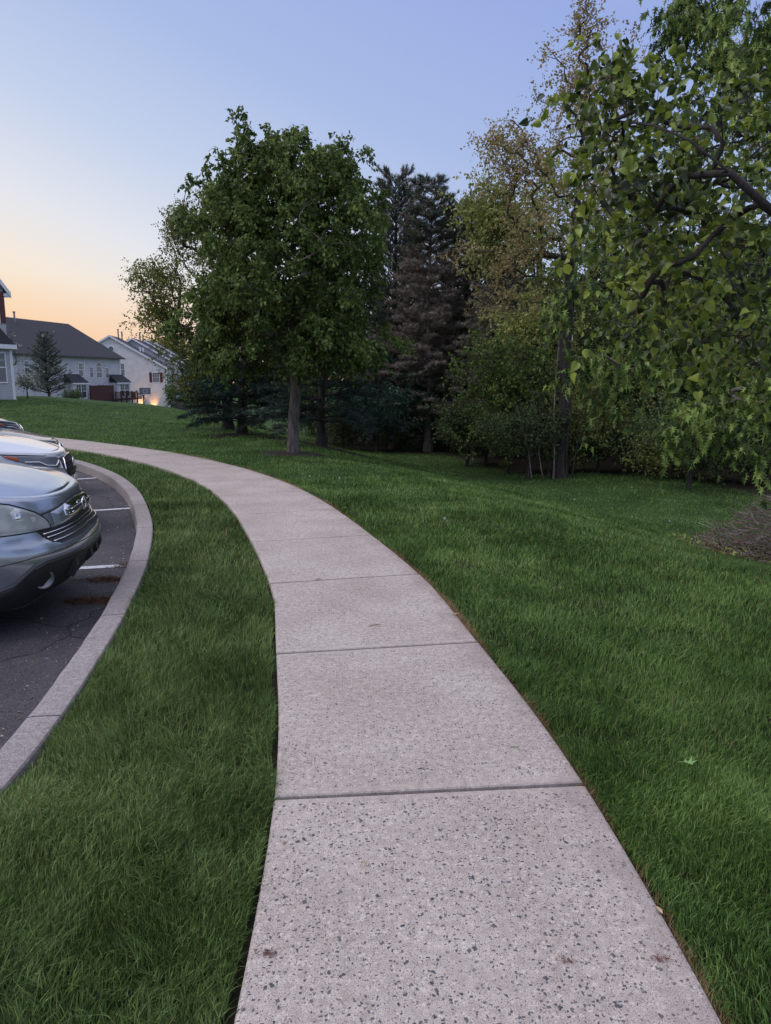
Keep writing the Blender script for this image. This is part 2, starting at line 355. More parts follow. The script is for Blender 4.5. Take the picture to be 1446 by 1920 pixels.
        # soil washed over the right-hand border and stains here and there
        br = mth('MULTIPLY', mth('MINIMUM', mth('MULTIPLY', mth('MAXIMUM', mth('SUBTRACT', mth('MULTIPLY_ADD', sd2.outputs[0], .55, -.72), lat), 0), 6.0), 1), .5)
        col = mix(br, col, (.23, .185, .17, 1))
        st = mth('MULTIPLY', mth('GREATER_THAN', tex('ShaderNodeTexNoise', 3.3, 6).outputs[0], .61), .28)
        col = mix(st, col, (.34, .30, .27, 1))
        hgt = mth('SUBTRACT', hgt, mth('MULTIPLY', on, .3))
    l.new(col, b.inputs['Base Color']); b.inputs['Roughness'].default_value = .9; b.inputs['Specular IOR Level'].default_value = .25
    bp = n.new('ShaderNodeBump'); bp.inputs['Strength'].default_value = .7; bp.inputs['Distance'].default_value = .003; l.new(hgt, bp.inputs['Height']); l.new(bp.outputs[0], b.inputs['Normal'])
    return m
M_PATH = concrete('aggregate_concrete', (.380, .335, .300), (.510, .455, .415), True)
M_CURB = concrete('kerb_concrete', (.20, .18, .175), (.38, .345, .34))
M_JOINT = plain('joint_dirt', (.05, .04, .035), .95)
def build_path():
    d = np.concatenate([[0], np.cumsum(np.hypot(*np.diff(RQ, axis=0).T))])
    cq = RQ + RN*.6; dc = np.concatenate([[0], np.cumsum(np.hypot(*np.diff(cq, axis=0).T))])
    s0 = np.interp(2.6, cq[:, 1], dc)
    V = []; F = []; U = []
    k = int((0-s0)//1.55)-0
    bounds = np.arange(s0-1.55*14, dc[-1]-.1, 1.55)
    for a, bnd in zip(bounds[:-1], bounds[1:]):
        if a < 0.2: continue
        big = .004 if int(round((a-s0)/1.55)) % 3 else .006
        ss = np.linspace(a+.0125, bnd-.0125, 13)
        # rounded edges at both ends
        prof = [(ss[0], -.04), (ss[0]+.0005, -.008), (ss[0]+.005, -.002)] + [(q, 0) for q in np.concatenate([[ss[0]+.012], ss[1:-1], [ss[-1]-.012]])] + [(ss[-1]-.005, -.002), (ss[-1]-.0005, -.008), (ss[-1], -.04)]
        n0 = len(V)
        lat = [-.6, -.594, -.585] + list(np.linspace(-.5, .5, 7)) + [.585, .594, .6]
        ld = [-.012, -.003, 0] + [0]*7 + [0, -.003, -.012]
        tilt = .0015*math.sin(a*7.3)
        for q, dz in prof:
            cx, cy = np.interp(q, dc, cq[:, 0]), np.interp(q, dc, cq[:, 1])
            nx, ny = np.interp(q, dc, RN[:, 0]), np.interp(q, dc, RN[:, 1])
            V.append((cx-nx*.6, cy-ny*.6, -.12)); U.append((-.6, q-s0))
            for la, lz in zip(lat, ld):
                V.append((cx+nx*la, cy+ny*la, min(dz, lz)+tilt*la)); U.append((la, q-s0))
            V.append((cx+nx*.6, cy+ny*.6, -.12)); U.append((.6, q-s0))
        m = len(lat)+2
        for i in range(len(prof)-1):
            for j in range(m-1): p = n0+i*m+j; F.append((p, p+1, p+m+1, p+m)[::-1])
        F.append(tuple(n0+j for j in range(m))[::1]); F.append(tuple(n0+(len(prof)-1)*m+j for j in range(m))[::-1])
    o = mesh('sidewalk', V, F, M_PATH, uv=U, smooth=False); tag(o, kind='structure')
    V = []; F = []
    for i in range(0, len(cq), 4):
        for la in (-.597, .597): V.append((cq[i, 0]+RN[i, 0]*la, cq[i, 1]+RN[i, 1]*la, -.035))
        if i: a = len(V)-4; F.append((a, a+1, a+3, a+2))
    mesh('joint_filler', V, F, M_JOINT, o)
build_path()
def build_curb():
    d = np.concatenate([[0], np.cumsum(np.hypot(*np.diff(CQ, axis=0).T))])
    s1 = float(np.interp(4.75, CQ[:, 1], d)); V = []; F = []
    joints = np.arange(s1 % 1.53, d[-1], 1.53)
    prof = [(.0, -.35), (.0, -.012), (.006, -.002), (.016, 0.0), (.13, 0.0), (.152, -.005), (.165, -.02), (.178, -.15), (.182, -.35)]
    for ja, jb in zip(joints[:-1], joints[1:]):
        n0 = len(V); ss = np.linspace(ja+.006, jb-.006, 12)
        for q in ss:
            cx, cy = np.interp(q, d, CQ[:, 0]), np.interp(q, d, CQ[:, 1]); nx, ny = np.interp(q, d, CN[:, 0]), np.interp(q, d, CN[:, 1])
            wv = .002*math.sin(q*9)+.0015*math.sin(q*23)
            for a, z in prof: V.append((cx+nx*(a+(wv if a > .1 else 0)), cy+ny*(a+(wv if a > .1 else 0)), z+.002))
        m = len(prof)
        for i in range(len(ss)-1):
            for j in range(m-1): p = n0+i*m+j; F.append((p, p+m, p+m+1, p+1)[::-1])
        F.append(tuple(n0+j for j in range(m))); F.append(tuple(n0+(len(ss)-1)*m+j for j in range(m))[::-1])
    tag(mesh('kerb', V, F, M_CURB), kind='structure')
    return d
build_curb()
M_PAINT = plain('line_paint', (.50, .51, .56), .7, var=.30, scale=60)
def line(x0, y0, x1, y1, hw=.05):
    a = np.array((x0, y0)); b = np.array((x1, y1)); t = (b-a)/np.linalg.norm(b-a); n_ = np.array((-t[1], t[0]))*hw
    P = []; k = 60; r = np.random.default_rng(int(y0*10))
    V = []; F = []
    for i in range(k+1):
        p = a+(b-a)*i/k; j1, j2 = r.normal(0, .0025, 2)
        V += [tuple(p+n_*(1+j1/.05))+(-.146,), tuple(p-n_*(1+j2/.05))+(-.146,)]
        if i: q = 2*i; F.append((q-2, q-1, q+1, q))
    tag(mesh('parking_line', V, F, M_PAINT), kind='structure')
for (x, y, th) in ((-2.34, 6.66, 14), (-3.37, 9.73, 22), (-5.0, 12.82, 34), (-2.02, 3.6, 6), (-7.4, 15.6, 45)):
    th = math.radians(th); line(x, y, x-5.2*math.cos(th), y-5.2*math.sin(th))

# ---------------------------------------------------------------- instancing of small pieces into one mesh
def norm(a): return a/np.maximum(np.linalg.norm(a, axis=-1, keepdims=True), 1e-9)
def scatter(tv, tf, pos, yd, nd, sc_, wsc=None):
    """tv (k,3) template: y along the leaf, z its normal; returns V, F"""
    yd = norm(yd); xd = norm(np.cross(yd, nd)); nd = np.cross(xd, yd)
    s = sc_[:, None, None]; wx = (wsc if wsc is not None else sc_)[:, None, None]
    V = pos[:, None, :] + (tv[None, :, 0:1]*xd[:, None, :])*wx + (tv[None, :, 1:2]*yd[:, None, :] + tv[None, :, 2:3]*nd[:, None, :])*s
    F = (tf[None] + (np.arange(len(pos))*len(tv))[:, None, None]).reshape(-1, tf.shape[1])
    return V.reshape(-1, 3), F
OVAL = (np.array([(0,0,0), (.30,.38,.06), (-.30,.38,.06), (.2,.75,.0), (-.2,.75,0), (0,1.02,-.12), (0,.42,-.02)]), np.array([(0,1,6),(0,6,2),(1,3,6),(6,4,2),(3,5,6),(6,5,4)]))
DIAM = (np.array([(0,0,0), (.34,.45,.08), (-.34,.45,.08), (0,1,-.08)]), np.array([(0,1,3),(0,3,2)]))
def maple_t():
    pts = [(0,0)]
    half = [(.06,.08),(.36,-.04),(.14,.17),(.52,.40),(.30,.36),(.12,.33),(.20,.52),(.30,.66),(.10,.58),(.0,1.0)]
    pts += half + [(-x, y) for x, y in half[:-1]][::-1]
    V = [(x, y, .38*abs(x)-.28*y*y) for x, y in pts] + [(0, .32, .0)]
    c = len(pts); F = [(i, (i+1) % c, c) for i in range(c)]
    return np.array(V), np.array(F)
MAPLE = maple_t()
def heart_t():
    half = [(.12,-.03),(.32,.03),(.44,.2),(.45,.4),(.34,.62),(.16,.82)]
    pts = [(0,.02)] + half + [(0,1.05)] + [(-x, y) for x, y in half][::-1]
    V = [(x, y, .62*abs(x)-.30*(y-.3)**2) for x, y in pts]; c = len(V)
    V += [(0, .2, -.01), (0, .45, -.01), (0, .75, -.03)]
    F = []
    mid = [c, c, c, c+1, c+1, c+2]
    ring = list(range(0, 8))
    for a, b, m_ in zip(ring[:-1], ring[1:], [c, c, c, c+1, c+1, c+2, c+2]):
        F.append((a, b, m_)); 
        a2 = (len(pts)-a) % len(pts); b2 = (len(pts)-b) % len(pts); F.append((b2, a2, m_))
    F += [(3, c+1, c), (c+1, 11, c), (5, c+2, c+1), (c+2, 9, c+1)]
    return np.array(V), np.array(F)
HEART = heart_t()
NEEDLE = (np.array([(-.5,0,0), (.5,0,0), (0,1,0)]), np.array([(0,1,2)]))

# ---------------------------------------------------------------- grass
def edges(x, y):
    xr = xat(RQ, y); xl = xat(LQ, y); xc = xat(CQ, y)
    return xr, xl, xc
mulch = [(-2.0, 15.95, .75, .45), (-1.75, 19.9, 1.5, .5), (-4.25, 21.6, 1.0, .5)]
def grass_pts(n, r0, r1, a0=-47, a1=45):
    r = np.exp(rng.uniform(np.log(r0), np.log(r1), n)) if r0 >= 3 else np.sqrt(rng.uniform(r0*r0, r1*r1, n))
    a = np.radians(rng.uniform(a0, a1, n)); x = r*np.sin(a); y = r*np.cos(a)
    xr, xl, xc = edges(x, y)
    right = x > xr+.022+.014*nz(x, y, 9); left = (x < xl-.016-.018*np.clip(2.7-y, 0, 1)-.01*nz(x, y, 8)) & (x > xc+.008) & (y < 27)
    k = (right | left) & (rng.uniform(size=n) < np.maximum(.80+.35*nz(x, y, 14)+.2*nz(x, y, 5), .42)) & (wood(x, y) < .1) & ~((y > 20) & (x < xc) & (y < 27))
    for mx, my, ma, mb in mulch:
        k &= ((x-mx)/ma)**2 + ((y-my)/mb)**2 > 1 + .15*np.sin(7*np.arctan2(y-my, x-mx))
    # bare-looking ground under the brush pile
    k &= ((x-4.75)/.95)**2 + ((y-8.3)/.95)**2 > 1
    return x[k], y[k], r[k], left[k]
def build_blades(name, x, y, r, seg, lenf, matg, parent=None, col=None):
    n = len(x); patch = nz(x, y, 2.1); tuft = nz(x, y, 11)
    ln = lenf*(1 + .22*patch*.6 + .18*tuft)*rng.uniform(.45, 1.3, n)
    az = nz(x, y, 1.6)*1.2 + nz(x, y, 7)*1.6 + rng.normal(0, 1.25, n)
    lean = np.clip(rng.normal(.45, .25, n) + .12*tuft, .03, .98)
    wd = .0027*np.maximum(1, r/3.2)**.93*rng.uniform(.7, 1.35, n)
    dx, dy = np.cos(az), np.sin(az)
    fa = rng.uniform(0, PI, n); sx, sy = np.cos(fa)*wd/2, np.sin(fa)*wd/2
    z0 = T(x, y) - .045
    def at(t, wfac):
        h = ln*(t - .25*lean*t*t)*np.sqrt(np.clip(1-(lean*t)**2*.5, .1, 1)); d_ = ln*lean*t*t
        cx, cy, cz = x+dx*d_, y+dy*d_, z0+h
        return [np.stack([cx-sx*wfac, cy-sy*wfac, cz], 1), np.stack([cx+sx*wfac, cy+sy*wfac, cz], 1)]
    rows = []
    for i in range(seg):
        t = i/seg; rows += at(t, 1-.35*t)
    tip = at(1, 0)[0]
    V = np.stack(rows + [tip], 1); k = V.shape[1]; base = (np.arange(n)*k)[:, None]
    Fs = []
    if seg > 1: Fs.append(np.concatenate([base+np.array([2*i, 2*i+1, 2*i+3, 2*i+2]) for i in range(seg-1)]))
    Fs.append(base+np.array([2*seg-2, 2*seg-1, 2*seg]))
    return mesh(name, V.reshape(-1, 3), Fs, matg, parent)
def grass_mat(name, cols, tr=.25):
    m, n, l, b = newmat(name)
    ge = n.new('ShaderNodeNewGeometry')
    r = n.new('ShaderNodeValToRGB'); e = r.color_ramp.elements
    e[0].position = 0; e[0].color = c4(cols[0]); e[1].position = 1; e[1].color = c4(cols[-1])
    for i, c in enumerate(cols[1:-1]): q = e.new((i+1)/(len(cols)-1)); q.color = c4(c)
    t1 = n.new('ShaderNodeTexNoise'); t1.inputs['Scale'].default_value = .9; t1.inputs['Detail'].default_value = 4; l.new(ge.outputs['Position'], t1.inputs[0])
    a = n.new('ShaderNodeMath'); a.operation = 'MULTIPLY_ADD'; l.new(ge.outputs['Random Per Island'], a.inputs[0]); a.inputs[1].default_value = .80
    s2 = n.new('ShaderNodeMath'); s2.operation = 'MULTIPLY_ADD'; l.new(t1.outputs[0], s2.inputs[0]); s2.inputs[1].default_value = 1.4; s2.inputs[2].default_value = -.62
    l.new(s2.outputs[0], a.inputs[2]); l.new(a.outputs[0], r.inputs[0])
    l.new(r.outputs[0], b.inputs['Base Color']); b.inputs['Roughness'].default_value = .5; b.inputs['Specular IOR Level'].default_value = .18
    t = n.new('ShaderNodeBsdfTranslucent'); l.new(r.outputs[0], t.inputs[0]); mx = n.new('ShaderNodeMixShader'); mx.inputs[0].default_value = tr
    l.new(b.outputs[0], mx.inputs[1]); l.new(t.outputs[0], mx.inputs[2]); l.new(mx.outputs[0], n['Material Output'].inputs[0])
    return m
M_GRASS = grass_mat('grass_blades', [(.026,.050,.014), (.066,.130,.030), (.120,.215,.050), (.19,.31,.080), (.30,.40,.14)])
M_GRASSL = grass_mat('grass_blades_long', [(.028,.048,.016), (.074,.128,.036), (.13,.21,.058), (.21,.31,.095), (.36,.42,.18)])
M_DRY = grass_mat('dry_blades', [(.16,.10,.05), (.32,.22,.11), (.52,.38,.22)])
def build_grass():
    parts = []
    x, y, r, lf = grass_pts(470000, .9, 3.2, -47, 63); parts.append((x, y, r, lf, 3))
    x, y, r, lf = grass_pts(720000, 3.2, 12, -47, 50); parts.append((x, y, r, lf, 2))
    x, y, r, lf = grass_pts(400000, 12, 46); parts.append((x, y, r, lf, 1))
    xs = [np.concatenate([p[i] for p in parts]) for i in range(4)]
    root = None
    for side, nm, mt, ll in ((False, 'lawn_grass', M_GRASS, .052), (True, 'verge_grass', M_GRASSL, .066)):
        for (x, y, r, lf, seg) in parts:
            k = lf == side
            if k.sum() < 10: continue
            lenf = ll if seg > 1 else ll*1.0
            o = build_blades(nm, x[k], y[k], r[k], seg, lenf, mt)
            tag(o, {False: 'mown green lawn grass right of the sidewalk', True: 'longer dark green grass strip between kerb and sidewalk'}[side]+{3: ', nearest blades', 2: ', middle distance', 1: ', far off'}[seg], 'grass', kind='stuff')
    # dry clippings and tan blades along the right border of the sidewalk
    n = 60000; s = rng.uniform(0, 1, n)**1.3
    yy = 1.0 + s*15; xr = xat(RQ, yy); x = xr + rng.normal(.004, .014, n); r = np.hypot(x, yy)
    k = rng.uniform(size=n) < np.clip(.45+.6*nz(x*0+1, yy, 3), .08, 1)
    o = build_blades('dry_grass_fringe', x[k], yy[k], r[k], 2, .048, M_DRY); tag(o, 'tan dry grass fringe along the right edge of the sidewalk', 'dry grass', kind='stuff')
    # scattered dry blades in the left strip
    x, y, r, lf = grass_pts(9000, 1, 9); k = lf | (rng.uniform(size=len(x)) < .35)
    o = build_blades('dry_grass_blades', x[k], y[k], r[k], 2, .075, M_DRY); tag(o, 'single tan blades scattered through the green grass', 'dry grass', kind='stuff')
build_grass()
def clover():
    x, y, r, lf = grass_pts(60000, 1.2, 14); k = nz(x, y, 1.9) > .55; x, y, r = x[k], y[k], r[k]; n = len(x)
    p = np.stack([x, y, T(x, y)-.045+rng.uniform(.02, .045, n)], 1); a = rng.uniform(0, 2*PI, n); P = []; D = []
    for q in range(3): P.append(p); D.append(np.stack([np.cos(a+q*2.1), np.sin(a+q*2.1), rng.normal(.15, .15, n)], 1))
    P = np.concatenate(P); V, F = scatter(DIAM[0], DIAM[1], P, np.concatenate(D), np.tile([0, 0, 1.], (len(P), 1))+rng.normal(0, .25, (len(P), 3)), rng.uniform(.010, .017, len(P)))
    tag(mesh('clover', V, F, leafmat('clover_leaves', [(.04,.085,.022), (.08,.15,.04), (.13,.22,.07)])), 'low clover leaves in patches between the grass blades', 'clover', kind='stuff')
clover()

# ---------------------------------------------------------------- trees
def PX(px, py, depth):
    """where the picture puts something that stands `depth` metres ahead"""
    a = (px-723)/1387; b = (960-py)/1387
    d = np.array([a, math.cos(PITCH)+b*math.sin(PITCH), -math.sin(PITCH)+b*math.cos(PITCH)])
    return np.array([0, 0, EYE]) + d*(depth/d[1])
def skeleton(trunk, targets, rs, step=.3, up=.35, straight=0, seed_dirs=None):
    """trunk: list of points; every target grows a limb from the nearest sensible node"""
    P = []; par = []
    for i, q in enumerate(trunk):
        q = np.array(q, float)
        if i == 0: P.append(q); par.append(-1); continue
        a = P[-1]; m = max(1, int(np.linalg.norm(q-a)/step)); i0 = len(P)-1
        for j in range(1, m+1): P.append(a+(q-a)*j/m); par.append(len(P)-2)
    base = np.array(trunk[0]); ntr = len(P)
    order = np.argsort(np.linalg.norm(targets-np.array(trunk[len(trunk)//2]), axis=1))
    A = np.zeros((len(P)+len(targets)*40, 3)); A[:len(P)] = P; n = len(P); ends = []
    for ti in order:
        t = targets[ti]; D = t-A[:n]; dist = np.linalg.norm(D, axis=1)
        cost = dist + up*np.maximum(0, -(D[:, 2]))*2.2 + .35*np.maximum(0, .25*dist-D[:, 2])
        j = int(np.argmin(cost[1:]))+1 if n > 1 else 0
        a = A[j].copy(); dd = t-a; ln = np.linalg.norm(dd)
        if j < ntr: start = norm(dd*np.array([1, 1, .35])+np.array([0, 0, up*ln]))
        else:
            start = norm(.6*norm(A[j]-A[par[j]])+norm(dd)*.6)
        m = max(2, int(ln/step)); prev = j
        for q in range(1, m+1):
            f = q/m; c1 = a+start*ln*.4
            pt = (1-f)**2*a + 2*f*(1-f)*c1 + f*f*t
            if q < m: pt = pt+rs.normal(0, .012*step/.3, 3)*min(1, ln)
            if n >= len(A): A = np.concatenate([A, np.zeros_like(A)])
            A[n] = pt; par.append(prev); prev = n; n += 1
        ends.append((ti, prev))
    return A[:n].copy(), np.array(par), ends
def limbs(A, par, r0, rtip, flare=1.5):
    n = len(A); ch = [[] for _ in range(n)]; leafc = np.zeros(n)
    for i in range(n-1, 0, -1): ch[par[i]].append(i)
    for i in range(n-1, -1, -1):
        if not ch[i]: leafc[i] += 1
        if i > 0: leafc[par[i]] += leafc[i]
    e = math.log(max(r0/rtip, 1.2))/math.log(max(leafc[0], 2)); R = rtip*leafc**e
    mb = MB(); todo = [(None, 0)]
    while todo:
        root, s = todo.pop(); chain = [s]; i = s
        while ch[i]:
            o = sorted(ch[i], key=lambda c: -leafc[c]); 
            for c in o[1:]: todo.append((i, c))
            i = o[0]; chain.append(i)
        pts = [A[q] for q in chain]; rr = [R[q] for q in chain]
        if root is not None: pts = [A[root]]+pts; rr = [min(rr[0]*1.25, R[root]*.9)]+rr
        else:
            z0 = pts[0][2]
            for q in range(len(pts)):
                h = pts[q][2]-z0; rr[q] *= 1 + (flare-1)*math.exp(-h/.12/ max(1, r0/.12))
        rr[-1] *= .5
        k = 12 if rr[0] > .07 else (6 if rr[0] > .02 else (4 if rr[0] > .008 else 3))
        mb.tube(pts, rr, k, cap=False)
    return mb, R
def shell_pts(rs, n, c, rad, inner=.45, pw=2.4, lump=.18, seed=0):
    """points filling an uneven crown volume, denser towards its outside"""
    out = []
    k = rs.normal(size=(6, 3))*2.2; ph = rs.uniform(0, 6.28, 6)
    while len(out) < n:
        d = rs.normal(size=3); d /= np.linalg.norm(d)
        s = (np.abs(d)**pw).sum()**(-1/pw)
        rr = rs.uniform(inner**2, 1)**.5
        q = d*s*rr*(1+lump*np.sin(k@d+ph).mean()*2)
        out.append(q*np.array(rad)+np.array(c))
    return np.array(out)
def sprays(rs, pos, dirs, per, tl, tmpl, size, droop=.4, flat=.6, spread=.8, twigs=None, tw_r=.003, wfac=1.0):
    """leafy twigs: `pos` twig starts, `dirs` their directions, `per` leaves on each"""
    n = len(pos); dirs = norm(dirs)
    u = np.tile(np.linspace(.1, 1, per), (n, 1)) + rs.normal(0, .05, (n, per)); L_ = tl*rs.uniform(.6, 1.25, n)
    bend = np.array([0, 0, -1.])[None, None]*(u**2*droop*.6)[..., None]
    p = pos[:, None] + (dirs[:, None]*u[..., None]+bend)*L_[:, None, None] + rs.normal(0, tl*.06, (n, per, 3))
    yd = norm(dirs[:, None]*.5 + rs.normal(0, spread, (n, per, 3)) + np.array([0, 0, -droop])[None, None])
    nd = norm(np.array([0, 0, flat])[None, None] + rs.normal(0, .6, (n, per, 3)))
    s = size*rs.uniform(.55, 1.2, n*per)
    V, F = scatter(tmpl[0], tmpl[1], p.reshape(-1, 3), yd.reshape(-1, 3), nd.reshape(-1, 3), s, s*wfac)
    return V, F
def broadleaf(name, label, base, r0, trunk, targets, mleaf, mbark, seed, tw=5, tl=.35, per=9, size=.09, tmpl=DIAM, droop=.5, up=.4, rtip=.006, step=.3, group=None, flat=.6, cat='tree', spread=.8, tipbias=.5, flare=1.5, wfac=1.0, crown='crown', stem='trunk'):
    rs = np.random.default_rng(seed)
    A, par, ends = skeleton(trunk, targets, rs, step=step, up=up)
    mb, R = limbs(A, par, r0, rtip, flare)
    b = np.array(base, float); root = empty(name, tuple(b)); tag(root, label, cat, group)
    mb.v = [tuple(np.array(v)-b) for v in mb.v]; mb.build(stem, mbark, root, smooth=True)
    tp = np.array([A[e] for _, e in ends]); td = np.array([A[e]-A[par[e]] for _, e in ends]); td = norm(td)
    pos = np.repeat(tp, tw, 0)+rs.normal(0, tl*.25, (len(tp)*tw, 3)); dirs = np.repeat(td, tw, 0)*tipbias + rs.normal(0, .6, (len(tp)*tw, 3))
    V, F = sprays(rs, pos, dirs, per, tl, tmpl, size, droop, flat, spread, wfac=wfac)
    mesh(crown, V-b, F, mleaf, root)
    return root, A, par, ends
M_BARK = barkmat('grey_brown_bark', (.060, .050, .042), (.21, .175, .15))
M_BARKN = barkmat('near_black_bark', (.008, .007, .006), (.034, .029, .026))
M_BARKD = barkmat('dark_bark', (.018, .015, .013), (.065, .055, .048))
M_BARKP = barkmat('pale_dead_bark', (.10, .08, .07), (.30, .25, .22))
M_LEAF = leafmat('fresh_green_leaves', [(.026,.045,.016), (.062,.102,.028), (.125,.185,.046), (.22,.29,.08)], nscale=1.6)
M_LEAFY = leafmat('yellow_green_leaves', [(.055,.075,.018), (.12,.145,.030), (.22,.24,.055)], nscale=1.2)
M_LEAFB = leafmat('blue_green_leaves', [(.022,.055,.040), (.040,.090,.062), (.070,.135,.090)], nscale=1.2, trans=.2)
M_LEAFD = leafmat('deep_green_leaves', [(.030,.052,.022), (.065,.100,.038), (.12,.165,.060)], nscale=.8, trans=.25)
M_LEAFR = leafmat('reddish_new_leaves', [(.14,.135,.055), (.27,.235,.095), (.40,.31,.15)], nscale=1.0)
M_LEAFO = leafmat('olive_leaves', [(.10,.125,.035), (.22,.26,.075), (.40,.43,.14)], nscale=1.0)
M_MAPLE = leafmat('silver_maple_leaves', [(.018,.034,.012), (.055,.095,.026), (.17,.26,.060), (.36,.47,.14)], nscale=2.6, rough=.55, spec=.15, rw=.85, nw=1.5, no=-.68)  # dark end of the leaf tones puts shade inside the crown into the colour
M_PEAR = leafmat('glossy_pear_leaves', [(.012,.020,.007), (.035,.060,.013), (.085,.135,.022), (.17,.24,.035), (.30,.38,.06)], rw=.85, nw=1.5, no=-.70, nscale=4.0, rough=.35, spec=.4, trans=.3)  # wide leaf tones carry painted shade and lit leaves in the colour
M_NEED = leafmat('pine_needles', [(.026,.044,.034), (.052,.080,.056), (.085,.12,.08)], nscale=1.0, trans=0, rough=.6)
M_NEEDB = leafmat('blue_pine_needles', [(.014,.030,.024), (.026,.050,.040), (.042,.072,.056)], nscale=1.0, trans=0, rough=.6)
M_BROWN = leafmat('dead_brown_needles', [(.12,.102,.084), (.23,.198,.165), (.36,.305,.25)], nscale=.8, trans=.1, rough=.8)
def gz(x, y): return float(T(x, y))-.05

# the round street tree in the middle
def main_tree():
    rs = np.random.default_rng(11); bx, by = -2.0, 15.95; bz = gz(bx, by)
    t = []
    t.append(shell_pts(rs, 470, (-2.05, 16.1, 3.8), (2.02, 2.0, 2.35), inner=.3, pw=2.9, lump=.14))
    t.append(shell_pts(rs, 60, (-2.85, 15.6, 4.95), (1.0, 1.0, 1.0), inner=.2, lump=.2))
    t.append(shell_pts(rs, 50, (-.95, 15.9, 5.05), (.95, .9, 1.1), inner=.2, lump=.25))
    t.append(shell_pts(rs, 34, (-2.1, 15.7, 5.75), (.85, .8, .7), inner=.2, lump=.25))
    t.append(shell_pts(rs, 34, PX(402, 690, 15.6), (.55, .6, .5), inner=.1, lump=.2))
    t.append(shell_pts(rs, 44, (-3.3, 15.3, 2.4), (1.0, .9, .9), inner=.2, lump=.2))
    t.append(shell_pts(rs, 44, (-.8, 15.3, 2.1), (1.1, .9, .8), inner=.2, lump=.2))
    t = np.concatenate(t)
    t = t[(t[:, 2] > 1.35+.35*np.abs(t[:, 0]+2))]
    broadleaf('street_tree', 'tall round-headed green tree on a bare straight trunk in a mulch ring beside the sidewalk', (bx, by, bz), .118,
              [(bx, by, bz), (bx+.03, by, .7), (bx+.10, by, 1.35), (bx+.06, by, 2.2), (bx+.02, by, 3.4), (bx-.05, by, 4.8)], t, M_LEAF, M_BARK, 12, tw=11, tl=.25, per=12, size=.092, tmpl=DIAM, droop=1.0, up=.95, rtip=.007, wfac=.95, flare=1.25)
main_tree()
# mulch rings
def ring(x, y, a, b, label, ph):
    V = [(0, 0, .03)]; F = []; k = 48
    for j, f in enumerate((.35, .7, 1.0)):
        for i in range(k):
            t = 2*PI*i/k; rr = f*(1+.09*math.sin(3*t+ph)+.05*math.sin(7*t)); px, py = a*rr*math.cos(t), b*rr*math.sin(t)
            V.append((px, py, float(T(x+px, y+py))-float(T(x, y)) + (.025, .012, -.03)[j]+.008*math.sin(9*t+j)))
    for i in range(k): F.append((0, 1+i, 1+(i+1) % k))
    for j in range(2):
        for i in range(k): p = 1+j*k+i; q = 1+j*k+(i+1) % k; F.append((p, p+k, q+k, q))
    tag(mesh('mulch_bed', V, F, M_MULCH, loc=(x, y, float(T(x, y))-.02)), label, 'mulch bed', kind=None)
M_MULCH = plain('brown_mulch', (.035, .022, .018), .95, var=.6, scale=22, bump=1)
for q in zip(mulch, ('dark mulch ring round the foot of the tall round street tree', 'dark mulch under the pine just behind the street tree', 'dark mulch crescent under the low pine left of the street tree'), (0, 1, 2)):
    ring(*q[0], q[1], q[2])

def sub_targets(rs, lobes, **k):
    return np.concatenate([shell_pts(rs, n, c, r, **k) for n, c, r in lobes])
# sparse yellow-green tree reaching out to the left behind it
def left_trees():
    rs = np.random.default_rng(5); bx, by = -4.5, 23.2; bz = gz(bx, by)
    L0 = [(90, PX(350, 430, 21.5), (.8, 1.2, 1.1)), (80, PX(300, 530, 21), (.8, 1.0, .65)), (60, PX(300, 590, 21), (.75, 1.0, .45)), (50, PX(400, 520, 21), (1.2, 1.0, 2.2)), (30, PX(345, 650, 21), (.8, .8, .6)),
          (26, PX(350, 715, 21), (.55, .7, .45))]
    t = sub_targets(rs, L0, inner=.15, lump=.3)
    broadleaf('sparse_tree', 'thin yellow-green tree reaching over the houses behind the left side of the street tree', (bx, by, bz), .14,
              [(bx, by, bz), (bx+.1, by, 1.5), (bx+.3, by, 3.2), (bx+.2, by, 5.4)], t, M_LEAFY, M_BARKD, 6, tw=7, tl=.32, per=9, size=.066, droop=.35, up=.25, rtip=.008)
    rs = np.random.default_rng(15); bx, by = -5.3, 25.0; bz = gz(bx, by)
    t = sub_targets(rs, [(120, PX(440, 640, 25), (1.7, 1.5, 1.9)), (90, PX(395, 700, 24.6), (.95, 1.2, 1.1)), (50, PX(480, 715, 24.6), (1.4, 1.2, .6))], inner=.2, lump=.2)
    broadleaf('shade_tree', 'dark blue-green leafy tree low behind the left side of the street tree', (bx, by, bz), .16,
              [(bx, by, bz), (bx, by, 1.2), (bx+.1, by, 3.)], t, M_LEAFB, M_BARKD, 16, tw=6, tl=.4, per=9, size=.13, droop=.6, rtip=.009)
left_trees()

